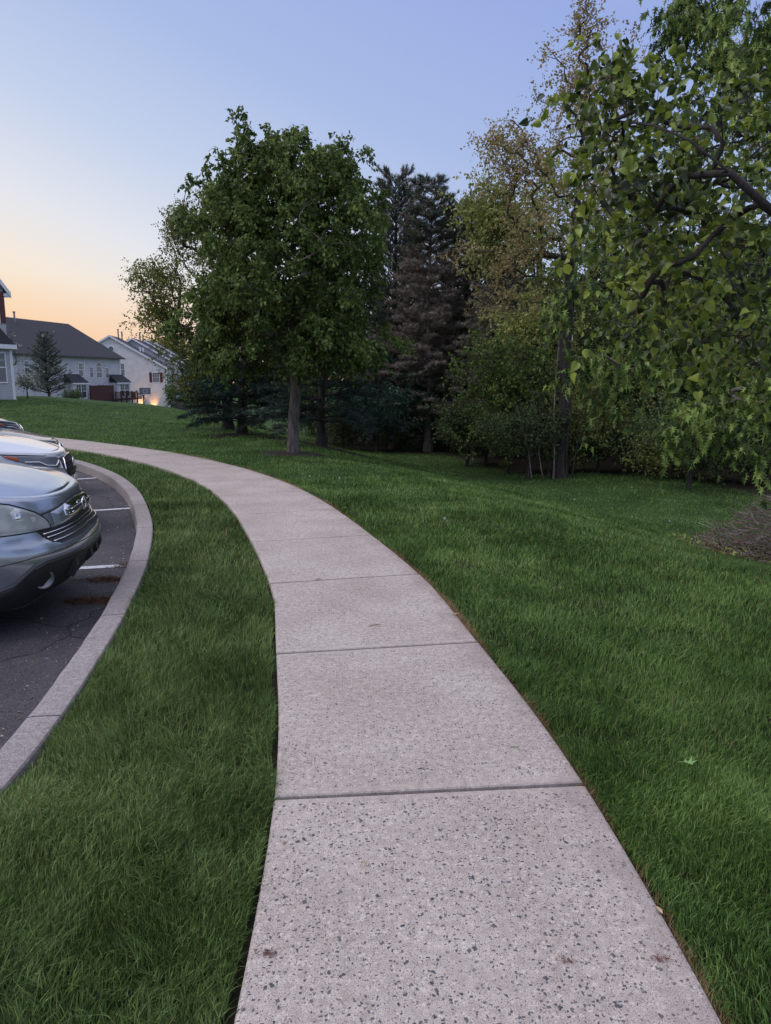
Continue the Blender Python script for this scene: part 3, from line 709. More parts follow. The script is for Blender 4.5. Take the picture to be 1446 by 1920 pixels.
def conifer(name, label, base, H, shape, mneed, mbark, seed, z0=.8, dz=.42, nper=5, droop=.25, rise=.1, nlen=.13, nw=.006, tufts=3, twd=.16, r0=.16, lean=(0, 0), need=9, group=None, brown=None, dead_below=None, mdead=None):
    """straight trunk, whorls of limbs with needle-bearing twigs; shape(f) gives limb length at height fraction f"""
    rs = np.random.default_rng(seed); b = np.array(base, float); root = empty(name, tuple(b)); tag(root, label, 'tree', group)
    mb = MB(); tp = [(lean[0]*(q**1.3)+.04*math.sin(q*9+seed), lean[1]*q+.03*math.cos(q*7), H*q) for q in np.linspace(0, 1, 16)]
    mb.tube(tp, [max(.012, r0*(1-q)**.8*(1+.5*math.exp(-q*30))) for q in np.linspace(0, 1, 16)], 9, cap=False)
    z = z0; P = []; Dr = []; TZ = []
    while z < H*.985:
        f = z/H; n = nper if f < .9 else 4; a0 = rs.uniform(0, 6.28)
        for i in range(n):
            L_ = shape(f)*rs.uniform(.7, 1.15)
            if L_ < .08: continue
            a = a0+2*PI*i/n+rs.normal(0, .18); d = np.array([math.cos(a), math.sin(a), 0]); o = np.array([lean[0]*f**1.3, lean[1]*f, z+rs.normal(0, .05)])
            dr = droop*(1-.9*f)+rs.normal(0, .05); k = max(3, int(L_/.25)); pts = []
            for q in range(k+1):
                t = q/k; pts.append(o + d*L_*t + np.array([0, 0, 1])*L_*(rise*t*(1+1.6*f) - dr*t*t) + rs.normal(0, .012, 3)*(q > 0))
            mb.tube(pts, [max(.004, (.010+.014*L_)*(1-.8*q/k)) for q in range(k+1)], 4, cap=False)
            pts = np.array(pts); ntw = max(2, int(L_/twd))
            for q in range(ntw):
                t = .22+.78*(q+rs.uniform())/ntw; j = min(int(t*k), k-1); pp = pts[j]+(pts[j+1]-pts[j])*(t*k-j); dd = norm(pts[j+1]-pts[j])
                side = np.cross(dd, [0, 0, 1.])*rs.choice([-1, 1]); tl = .16+.32*L_*(1-t)*rs.uniform(.5, 1); td = norm(dd*.75+side*.9+np.array([0, 0, rs.normal(.05, .2)]))
                mb.tube([pp, pp+td*tl], [.005, .002], 3, cap=False)
                for m in range(tufts): P.append(pp+td*tl*(m+1)/tufts); Dr.append(td); TZ.append(pp[2])
            P.append(pts[-1]); Dr.append(norm(pts[-1]-pts[-2])); TZ.append(z)
        z += dz*(1-.35*f)*rs.uniform(.8, 1.2)
    P.append(np.array(tp[-1])); Dr.append(np.array([0, 0, 1.])); TZ.append(H)
    mb.build('trunk', mbark, root, smooth=True)
    P = np.array(P); Dr = np.array(Dr); TZ = np.array(TZ)
    def needles(P, Dr, nm, mt):
        if not len(P): return
        n = len(P); yd = norm(np.repeat(Dr, need, 0)*.9 + rs.normal(0, .62, (n*need, 3)) + np.array([0, 0, .12])); pp = np.repeat(P, need, 0)+rs.normal(0, .02, (n*need, 3))-yd*nlen*.25
        V, F = scatter(NEEDLE[0], NEEDLE[1], pp, yd, rs.normal(size=(n*need, 3)), nlen*rs.uniform(.6, 1.2, n*need), nw*rs.uniform(.7, 1.4, n*need))
        mesh(nm, V, F, mt, root)
    if brown is not None:
        m = rs.uniform(size=len(P)) < np.array([brown(z/H) for z in TZ]); needles(P[m], Dr[m], 'dead_needles', M_BROWN); needles(P[~m], Dr[~m], 'needles', mneed)
    else: needles(P, Dr, 'needles', mneed)
    return root
def pines():
    z = gz(1.65, 26.5)
    conifer('pine_tree', 'tall half-dead brown pine with a pale bare trunk in the middle of the wood edge', (1.55, 26.8, z), 9.3, lambda f: 1.75*(1-f)**.38*(1 if f > .25 else .75), M_NEED, M_BARKP, 31, z0=.9, dz=.29, nper=7, droop=.18, rise=.22, r0=.13, nlen=.17, nw=.012, twd=.05, need=11, brown=lambda f: .25 if f < .3 else (.88 if f < .74 else .25))
    conifer('pine_tree', 'very dark pine whose top shows between the street tree and the brown pine', (.35, 28.5, gz(.35, 28.5)), 9.9, lambda f: 1.6*(1-f)**.38+.1, M_NEED, M_BARKD, 32, z0=1.2, dz=.36, nper=6, droop=.0, rise=.45, r0=.18, nlen=.19, nw=.015, twd=.065, need=10, brown=lambda f: .3)
    conifer('pine_tree', 'dark bushy pine top right behind the brown pine', (3.1, 29.5, gz(3.1, 29.5)), 9.0, lambda f: 1.7*(1-f)**.38+.1, M_NEED, M_BARKD, 33, z0=1.2, dz=.38, nper=6, droop=.0, rise=.45, r0=.17, nlen=.19, nw=.015, twd=.065, need=10, brown=lambda f: .15)
    conifer('pine_tree', 'dark blue-green pine with a leaning trunk right behind the street tree', (-1.75, 19.9, gz(-1.75, 19.9)), 5.6, lambda f: 2.3*(1-f)**.6+.1, M_NEEDB, M_BARKD, 34, z0=.75, dz=.34, nper=6, droop=.30, rise=.12, r0=.12, nlen=.14, nw=.011, twd=.06, need=11, lean=(.5, 0))
    conifer('pine_tree', 'low dark pine sweeping the lawn left of the street tree trunk', (-4.2, 21.6, gz(-4.2, 21.6)), 4.3, lambda f: 1.9*(1-f)**.6+.1, M_NEEDB, M_BARKD, 35, z0=.45, dz=.30, nper=6, droop=.22, rise=.15, r0=.10, nlen=.13, nw=.011, twd=.06, need=11, lean=(.4, 0))
    conifer('pine_tree', 'small brown-tipped conifer behind the green thicket right of the brown pine', (3.7, 25.0, gz(3.7, 25)), 6.6, lambda f: 2.0*(1-f)**.7+.1, M_NEED, M_BARKD, 36, z0=.7, dz=.34, nper=6, droop=.15, rise=.2, r0=.12, nlen=.15, nw=.012, twd=.06, need=10, brown=lambda f: .75)
pines()

def wood_trees():
    # big yellow-green tree
    rs = np.random.default_rng(41); bx, by = 5.2, 27.5; bz = gz(bx, by)
    t = sub_targets(rs, [(170, PX(940, 420, 24.5), (1.1, 1.3, 1.5)), (150, PX(1040, 400, 27), (2.3, 1.8, 2.6)), (120, PX(1180, 420, 27), (2.2, 1.8, 3.0)), (80, PX(1010, 560, 26.5), (2.0, 1.6, 1.4))], inner=.2, lump=.3)
    broadleaf('broadleaf_tree', 'large yellow-green tree standing behind the reddish tree at the wood edge', (bx, by, bz), .22, [(bx, by, bz), (bx, by, 2.5), (bx+.3, by, 5.), (bx+.2, by, 7.5)], t, M_LEAFO, M_BARKD, 42, tw=5, tl=.55, per=9, size=.13, droop=.45, rtip=.01, step=.45, up=.5)
    # tall sparse tree with reddish young leaves and dark level limbs
    rs = np.random.default_rng(43); bx, by = 4.62, 19.4; bz = gz(bx, by)
    ctr = [(PX(1100, 60, 19.5), (.35, .4, .8), 26), (PX(1060, 180, 19.3), (.9, .8, .9), 46), (PX(950, 265, 19), (.8, .7, .55), 34), (PX(1130, 150, 20), (.9, .9, 1.1), 46), (PX(980, 330, 19), (1.1, .9, .7), 44), (PX(1100, 330, 19.6), (1.3, 1.2, 1.2), 70),
           (PX(940, 480, 18.8), (1.1, .8, .45), 30), (PX(1000, 440, 19), (1.2, 1, .6), 40), (PX(960, 560, 19), (1.0, .9, .4), 24), (PX(1180, 470, 19.6), (1.3, 1, 1.2), 46)]
    t = sub_targets(rs, [(n, c, r) for c, r, n in ctr], inner=.1, lump=.3)
    root, A, par, ends = broadleaf('wood_edge_tree', 'tall thin tree with small reddish leaves and dark level limbs standing on the lawn edge', (bx, by, bz), .15,
              [(bx, by, bz), (bx+.05, by, .8), PX(1060, 640, 19.4), PX(1075, 470, 19.4), PX(1090, 300, 19.4), PX(1102, 120, 19.4)], t, M_LEAFR, M_BARKD, 44, tw=6, tl=.34, per=8, size=.078, droop=.2, rtip=.008, step=.3, up=.12)
    # stems and bushes round its foot
    for i, (px, py, dpt, n, rad, mt, lab, sz) in enumerate([
        (950, 720, 20.6, 250, (1.5, 1.2, 1.6), M_LEAF, 'tall fresh-green thicket of young trees left of the tall thin tree', .10),
        (1010, 610, 22.5, 150, (1.6, 1.3, 1.2), M_LEAFO, 'olive-green bushy tree behind the fresh-green thicket', .10),
        (985, 800, 19.2, 110, (1.2, .8, .5), M_LEAFD, 'low scraggly bush at the lawn edge left of the tall thin tree', .075),
        (1120, 760, 20.5, 190, (1.3, 1.0, 1.3), M_LEAFO, 'dark bush right of the foot of the tall thin tree', .09),
        (1180, 640, 22.5, 170, (2.0, 1.3, 1.7), M_LEAFD, 'tall dark bushy tree right behind the tall thin tree', .11),
        (1065, 835, 20.6, 90, (1.1, .7, .42), M_LEAFD, 'low dark bush just behind the bare sapling stems', .08),
        (1165, 832, 20.4, 90, (1.1, .7, .42), M_LEAFD, 'low dark bush at the wood edge right of the bare saplings', .08),
        (1250, 842, 19.6, 90, (1.1, .7, .42), M_LEAFO, 'low olive bush at the wood edge under the hanging maple', .08),
        (1340, 850, 19.0, 90, (1.2, .7, .45), M_LEAFD, 'low dark bush at the wood edge above the brush pile', .08),
        (1430, 856, 18.4, 90, (1.2, .7, .5), M_LEAFD, 'low dark bush at the wood edge by the right picture edge', .08),
        (905, 812, 22.8, 90, (1.1, .7, .45), M_LEAFD, 'low dark bush just right of the brown pine trunk', .08),
        (750, 806, 27.5, 90, (1.6, .7, .5), M_LEAFD, 'low dark bush left of the brown pine trunk', .1),
        (870, 790, 22.5, 90, (.8, .8, .6), M_LEAFD, 'small bush at the lawn edge between brown pine and thicket', .085),
        (1290, 800, 17.5, 120, (1.5, 1.0, .55), M_LEAFD, 'dark low shrubs behind the hanging maple branches', .09),
        (700, 760, 26.5, 110, (1.5, 1.0, .8), M_LEAFB, 'blue-green shrub behind the leaning pine trunk', .12)]):
        rs = np.random.default_rng(60+i); c = PX(px, py, dpt); bx, by = c[0]+.1, c[1]; bz = gz(bx, by)
        t = shell_pts(rs, n, c, rad, inner=.15, lump=.3); t = t[t[:, 2] > bz+.12]
        top = c[2]+rad[2]*.3
        broadleaf('bush' if 'bush' in lab and 'tree' not in lab or 'shrub' in lab else 'young_tree', lab, (bx, by, bz), .05, [(bx, by, bz), (bx+.1, by, (bz+top)/2), (bx, by, top)], t, mt, M_BARKD, 70+i, tw=5, tl=.34, per=8, size=sz, droop=.35, rtip=.006, up=.3, cat='bush' if 'tree' not in lab else 'tree', flare=1.1)
    mb = MB(); rs = np.random.default_rng(3)
    for i, (px, top, ln) in enumerate(((1030, 690, .02), (1038, 620, .03), (1062, 560, .022), (1020, 740, .016), (1075, 700, .02), (1000, 760, .015))):
        b = PX(px, 868, 19.2); bz = gz(b[0], b[1]); t = PX(px+(-14, 8, 10, -22, 24, -30)[i], top, 19.3); n_ = 8
        pts = [(b[0]+(t[0]-b[0])*q+.03*math.sin(q*7+i), b[1]+.05*math.sin(i), bz+(t[2]-bz)*q) for q in np.linspace(0, 1, n_)]
        m2 = MB(); m2.tube(pts, [ln*(1-.7*q) for q in np.linspace(0, 1, n_)], 6, cap=False)
        for k in range(10):
            q = rs.uniform(.3, 1); p0 = np.array(pts[int(q*(n_-1))]); m2.tube([p0, p0+np.array([rs.normal(0, .25), rs.normal(0, .2), rs.uniform(.05, .35)])], [.005, .002], 3, cap=False)
        tag(m2.build('sapling_stem', M_BARKP if i % 2 else M_BARKD, smooth=True), ('bare sapling stem touching the left of the tall thin trunk', 'tallest bare sapling stem, just left of the tall thin trunk', 'bare sapling stem leaning right against the tall thin trunk', 'low dark sapling stem leaning left, second from the left of its cluster', 'slim bare sapling stem right of the tall thin trunk', 'leftmost and thinnest bare sapling stem of the cluster at the tall thin trunk')[i], 'sapling', 'bare sapling stems at the foot of the tall thin tree')
wood_trees()

def backdrop_trees():
    """the closed wood behind: two trees of their own, copied"""
    protos = []
    for k, (mt, seed) in enumerate(((M_LEAFD, 80), (M_LEAFD, 81))):
        rs = np.random.default_rng(seed)
        t = shell_pts(rs, 300, (0, 0, 4.0), (2.9, 2.4, 3.9), inner=.3, lump=.25); t = t[t[:, 2] > .4]
        root, *_ = broadleaf('woodland_tree', 'x', (0, 0, 0), .2, [(0, 0, 0), (0, 0, 2.5), (.1, 0, 6)], t, mt, M_BARKD, seed+5, tw=5, tl=.6, per=9, size=.19, droop=.4, rtip=.012, step=.5, up=.4)
        protos.append(root)
    spots = [(-2.5, 30, .62), (-.6, 32.5, .85), (2.0, 33, .85), (4.6, 33, .88), (7.5, 31.5, .95), (10.5, 29, 1.0), (13.5, 27, 1.05), (9.2, 24.5, .8), (12.4, 21, .9), (-3.6, 36, .5),
             (6.4, 36.5, 1.0), (17, 24, 1.1), (15.5, 17, .9), (1.0, 38, .9), (11, 35, 1.1), (3.6, 29.8, .45), (6.0, 26, .5), (.3, 30, .35), (-1.6, 27.6, .30), (8.2, 21.4, .36), (18, 12, 1.0), (20, 31, 1.2)]
    for i, (x, y, s) in enumerate(spots):
        p = protos[i % 2]
        if i < 2: r = p
        else:
            r = p.copy(); C.objects.link(r)
            for c in p.children: q = c.copy(); C.objects.link(q); q.parent = r
        r.location = (x, y, gz(x, y)); r.scale = (s, s, s*(1.0 if s > .4 else .8)); r.rotation_euler = (0, 0, i*1.9)
        tag(r, 'dark full-leaved tree deep in the wood behind the lawn', 'tree', 'dark trees at the back of the wood')
backdrop_trees()

# ---------------------------------------------------------------- silver maple hanging in from the right
def maple():
    rs = np.random.default_rng(90); bx, by = 7.0, 9.6; bz = gz(bx, by)
    t = [shell_pts(rs, 300, (5.6, 8.9, 3.6), (2.5, 2.4, 2.9), inner=.35, lump=.2), shell_pts(rs, 120, (4.3, 7.3, 1.75), (1.5, 1.3, 1.0), inner=.2, lump=.3), shell_pts(rs, 150, PX(1400, 90, 7.6), (1.25, 1.1, 1.0), inner=.1, lump=.2)]
    t = np.concatenate(t)
    # keep the lawn and sky openings the tree leaves
    px = 723+1387*t[:, 0]/(t[:, 1]*.984+ (EYE-t[:, 2])*.177); py = 960-1387*(t[:, 1]*.177+(t[:, 2]-EYE)*.984)/(t[:, 1]*.984-(t[:, 2]-EYE)*.177); t = t[(px > 1285+45*np.sin(t[:, 2]*3)) & (py < 725)]
    arms = []
    for pts in ([(1330, 520, 7.4), (1220, 480, 7.1), (1130, 495, 6.9), (1065, 530, 6.8), (1015, 580, 6.7)],
                [(1330, 570, 7.4), (1230, 610, 7.1), (1150, 640, 6.9), (1095, 670, 6.8), (1070, 700, 6.7)],
                [(1300, 600, 7.1), (1220, 660, 6.9), (1165, 700, 6.8), (1130, 735, 6.7)],
                [(1400, 640, 6.8), (1340, 700, 6.6), (1290, 745, 6.5), (1255, 790, 6.4)],
                [(1430, 660, 6.6), (1380, 720, 6.4), (1350, 770, 6.3), (1328, 805, 6.2)],
                [(1446, 700, 6.3), (1430, 770, 6.2), (1420, 830, 6.1)],
                [(1250, 370, 7.6), (1180, 400, 7.4), (1110, 425, 7.3)], [(1350, 20, 7.8), (1290, 20, 7.6), (1262, 0, 7.5)], [(1300, 60, 7.6), (1275, 20, 7.4)]):
        arms.append([PX(*q) for q in pts])
    dense = []
    for a in arms:
        a = np.array(a); s = np.linspace(0, len(a)-1, len(a)*2+2)
        for q in s: i = min(int(q), len(a)-2); dense.append(a[i]+(a[i+1]-a[i])*(q-i)+rs.normal(0, .05, 3)+np.array([0, 0, -.03]))
    tt = np.concatenate([t, dense])
    broadleaf('silver_maple', 'silver maple with drooping branches of deeply cut pale green leaves hanging in from the right', (bx, by, bz), .24, [(bx, by, bz), (bx-.1, by, 1.2), (bx-.4, by-.3, 2.6), (bx-.8, by-.8, 4.2), (bx-1.2, by-1, 5.6)], tt, M_MAPLE, M_BARK, 91,
              tw=6, tl=.22, per=8, size=.088, tmpl=MAPLE, droop=1.6, flat=.25, up=.25, rtip=.005, step=.25, spread=.42, tipbias=.35, wfac=.85)
maple()

# ---------------------------------------------------------------- pear tree whose near branches cross the top right
def pear():
    rs = np.random.default_rng(95); bx, by = 3.3, 2.7; bz = gz(bx, by)
    polyA = [(1085,205),(1120,140),(1185,85),(1215,130),(1290,140),(1446,160),(1446,470),(1300,420),(1160,350),(1110,290)]
    polyB = [(1025,392),(1080,325),(1200,340),(1446,430),(1446,700),(1350,680),(1250,640),(1125,600),(1145,545),(1215,480),(1090,415)]
    def inside(p, poly):
        c = False; n = len(poly)
        for i in range(n):
            (x0, y0), (x1, y1) = poly[i], poly[(i+1) % n]
            if (y0 > p[1]) != (y1 > p[1]) and p[0] < (x1-x0)*(p[1]-y0)/(y1-y0)+x0: c = not c
        return c
    t = []
    for poly, n in ((polyA, 110), (polyB, 150)):
        k = 0
        while k < n:
            p = (rs.uniform(970, 1446), rs.uniform(60, 740))
            if inside(p, poly): t.append(PX(p[0], p[1], rs.uniform(2.45, 4.1))); k += 1
    for i in range(90): t.append(np.array([rs.uniform(1.9, 4.2), rs.uniform(1.2, 4.4), rs.uniform(1.7, 4.6)]))
    t = np.array(t)
    root, A, par, ends = broadleaf('pear_tree', 'near tree with dark twiggy limbs and glossy rounded leaves crossing the top right', (bx, by, bz), .0155,
        [(bx, by, bz), (bx-.05, by, .9), (bx-.3, by+.1, 1.45), PX(1450, 398, 2.4), PX(1370, 325, 2.38), PX(1290, 262, 2.4), PX(1225, 235, 2.5), PX(1150, 225, 2.7)], t, M_PEAR, M_BARKN, 96, tw=3, tl=.15, per=7, size=.037, tmpl=HEART, droop=.55, flat=.1, up=.15, rtip=.0022, step=.11, spread=.8, tipbias=.6, flare=1.3, wfac=.85)
    b = np.array((bx, by, bz)); mb = MB()
    # dried flower stalks at some twig ends
    for j in range(0, len(ends), 3):
        p = A[ends[j][1]]-b
        for k in range(9):
            d = norm(np.array([rs.normal(0, 1), rs.normal(0, 1), rs.normal(.2, .6)])); mb.tube([p, p+d*.018, p+d*.034+np.array([0, 0, -.004])], [.0012, .0009, .0007], 3, cap=False)
    mb.build('flower_stalks', plain('dried_stalks', (.26, .18, .09), .8), root)
pear()

# ---------------------------------------------------------------- houses
def siding_mat(name, col, course=.13, dk=.45):
    m, n, l, b = newmat(name)
    g = n.new('ShaderNodeTexCoord'); sp_ = n.new('ShaderNodeSeparateXYZ'); l.new(g.outputs['Object'], sp_.inputs[0])
    d = n.new('ShaderNodeMath'); d.operation = 'DIVIDE'; l.new(sp_.outputs[2], d.inputs[0]); d.inputs[1].default_value = course
    f = n.new('ShaderNodeMath'); f.operation = 'FRACT'; l.new(d.outputs[0], f.inputs[0])
    r = n.new('ShaderNodeValToRGB'); r.color_ramp.elements[0].position = 0; r.color_ramp.elements[1].position = .14
    r.color_ramp.elements[0].color = c4([v*dk for v in col]); r.color_ramp.elements[1].color = c4(col); l.new(f.outputs[0], r.inputs[0])
    tx = n.new('ShaderNodeTexNoise'); tx.inputs['Scale'].default_value = 1.2; tx.inputs['Detail'].default_value = 4; l.new(g.outputs['Object'], tx.inputs[0])
    r2 = n.new('ShaderNodeValToRGB'); r2.color_ramp.elements[0].color = (.86, .86, .86, 1); r2.color_ramp.elements[1].color = (1.06, 1.06, 1.06, 1); r2.color_ramp.elements[0].position = .3; r2.color_ramp.elements[1].position = .7; l.new(tx.outputs[0], r2.inputs[0])
    mx = n.new('ShaderNodeMix'); mx.data_type = 'RGBA'; mx.blend_type = 'MULTIPLY'; mx.inputs[0].default_value = 1; l.new(r.outputs[0], mx.inputs[6]); l.new(r2.outputs[0], mx.inputs[7])
    l.new(mx.outputs[2], b.inputs['Base Color']); b.inputs['Roughness'].default_value = .6
    bp = n.new('ShaderNodeBump'); bp.inputs['Strength'].default_value = .8; bp.inputs['Distance'].default_value = .02; l.new(f.outputs[0], bp.inputs['Height']); l.new(bp.outputs[0], b.inputs['Normal'])
    return m
M_SIDE = siding_mat('grey_lap_siding', (.58, .58, .61)); M_SIDEF = siding_mat('far_lap_siding', (.58, .58, .61), .26, .78); M_SIDEW = siding_mat('white_lap_siding', (.82, .80, .79), .26, .85)
M_TRIM = plain('white_trim', (.84, .84, .86), .5, var=.05)
M_ROOF = plain('dark_shingles', (.032, .031, .040), .85, var=.35, scale=26, bump=.8)
M_GUTTER = plain('brown_gutter', (.05, .04, .04), .5, var=.1)
M_SHUT = plain('dark_red_shutter', (.12, .022, .022), .5, var=.12)
M_WOODR = plain('red_brown_stain', (.060, .022, .018), .75, var=.35, scale=12)
M_BLACK = plain('black_plastic', (.014, .014, .016), .55, var=.2)
M_METAL = plain('grey_metal', (.22, .22, .23), .4, metal=.7, var=.15)
def glass_mat():
    m, n, l, b = newmat('window_glass'); b.inputs['Base Color'].default_value = (.05, .06, .08, 1); b.inputs['Roughness'].default_value = .08; b.inputs['Specular IOR Level'].default_value = .9
    return m
M_GLASS = glass_mat()
M_BLIND = plain('window_blind', (.15, .155, .16), .35, var=.08, scale=4, spec=.8)
def window(root, x, z, w_, h, y, cols=2, rows=3, blind=False, arch=False, shutters=False, dbl=False, label=None):
    f = MB(); t = .07; d = .05
    f.box((x-w_/2-t, y-d, z-t), (x-w_/2, y+.01, z+h+(0 if arch else t))); f.box((x+w_/2, y-d, z-t), (x+w_/2+t, y+.01, z+h+(0 if arch else t)))
    f.box((x-w_/2, y-d, z-t), (x+w_/2, y+.01, z))
    if not arch: f.box((x-w_/2, y-d, z+h), (x+w_/2, y+.01, z+h+t))
    f.box((x-w_/2, y-d+.012, z+h*.49), (x+w_/2, y, z+h*.53))
    if dbl: f.box((x-.045, y-d+.006, z), (x+.045, y, z+h*.49)); f.box((x-.045, y-d+.006, z+h*.53), (x+.045, y, z+h))
    poly = []
    if arch:
        k = 12
        poly = [(x-w_/2, z), (x+w_/2, z)] + [(x+w_/2*math.cos(PI*i/k), z+h+w_/2*math.sin(PI*i/k)) for i in range(k+1)]
        out = [(x+(w_/2+t)*math.cos(PI*i/k), y-d/2, z+h+(w_/2+t)*math.sin(PI*i/k)) for i in range(k+1)]
        inn = [(x+(w_/2)*math.cos(PI*i/k), y-d/2, z+h+(w_/2)*math.sin(PI*i/k)) for i in range(k+1)]
        V = []
        for dy in (-d/2, d/2):
            V += [(a[0], a[1]+dy, a[2]) for a in out] + [(a[0], a[1]+dy, a[2]) for a in inn]
        m = k+1; F = []
        for i in range(k): F += [(i, i+1, m+i+1, m+i), (i, 2*m+i, 2*m+i+1, i+1), (m+i, m+i+1, 3*m+i+1, 3*m+i)]
        f.add(V, F); f.box((x-w_/2, y-d+.01, z+h-.03), (x+w_/2, y, z+h+.03))
    fr = f.build('window', M_TRIM, root)
    if label: fr['label'] = label
    p = MB()
    if arch: p.prism(poly, 1, y-.02, y+.005)
    else: p.box((x-w_/2, y-.02, z), (x+w_/2, y+.005, z+h))
    p.build('pane', M_BLIND if blind else M_GLASS, fr)
    g = MB(); a = w_/2/1
    for hz, top in ((z+h*.53, z+h),) + (((z, z+h*.49),) if rows > 3 else ()):
        ww = [(-w_/2, w_/2)] if not dbl else [(-w_/2, -.045), (.045, w_/2)]
        for x0, x1 in ww:
            for i in range(1, cols): q = x+x0+(x1-x0)*i/cols; g.box((q-.011, y-.032, hz), (q+.011, y-.0205, top))
            g.box((x+x0, y-.030, (hz+top)/2-.011), (x+x1, y-.0207, (hz+top)/2+.011))
    g.build('muntins', M_TRIM, fr)
    if shutters:
        for sx in shutters:
            s = MB(); c = x+sx*(w_/2+t+.22); s.box((c-.19, y-.045, z-.05), (c+.19, y, z+h+.05))
            for i in range(12): q = z+(h)*(i+.5)/12; s.box((c-.15, y-.058, q-.02), (c+.15, y-.046, q+.03))
            s.build('shutter', M_SHUT, root)
def roof_slab(mb, P, t=.16):
    """a slab over a polygon given in 3-D, thickened downward"""
    n = len(P); V = list(P) + [(a, b, c-t) for a, b, c in P]
    mb.add(V, [tuple(range(n)), tuple(range(2*n-1, n-1, -1))] + [(i, n+i, n+(i+1) % n, (i+1) % n) for i in range(n)])
def frame_root(name, label, origin, deg, cat='house'):
    r = empty(name, origin, math.radians(deg)); tag(r, label, cat); return r
def leanto(root, x, z0, zt, w_, dep, y, rise=.95, win=None, y_win=None):
    """bay box with a small shed roof"""
    m = MB(); m.box((x-w_/2, y-dep, z0), (x+w_/2, y+.02, zt)); bw = m.build('bay_wall', M_SIDEF, root)
    m = MB(); o = .18
    roof_slab(m, [(x-w_/2-o, y-dep-o, zt-.02), (x+w_/2+o, y-dep-o, zt-.02), (x+w_/2-.0, y-.02, zt+rise), (x-w_/2+.0, y-.02, zt+rise)], .10)
    m.add([(x-w_/2, y-dep, zt-.1), (x-w_/2, y, zt-.1), (x-w_/2, y, zt+rise-.12)], [(0, 1, 2)]); m.add([(x+w_/2, y-dep, zt-.1), (x+w_/2, y, zt-.1), (x+w_/2, y, zt+rise-.12)], [(0, 2, 1)])
    m.build('bay_roof', M_ROOF, bw)
    m = MB(); m.box((x-w_/2-o, y-dep-o-.03, zt-.17), (x+w_/2+o, y-dep-o+.03, zt-.05)); m.build('gutter', M_TRIM, bw)
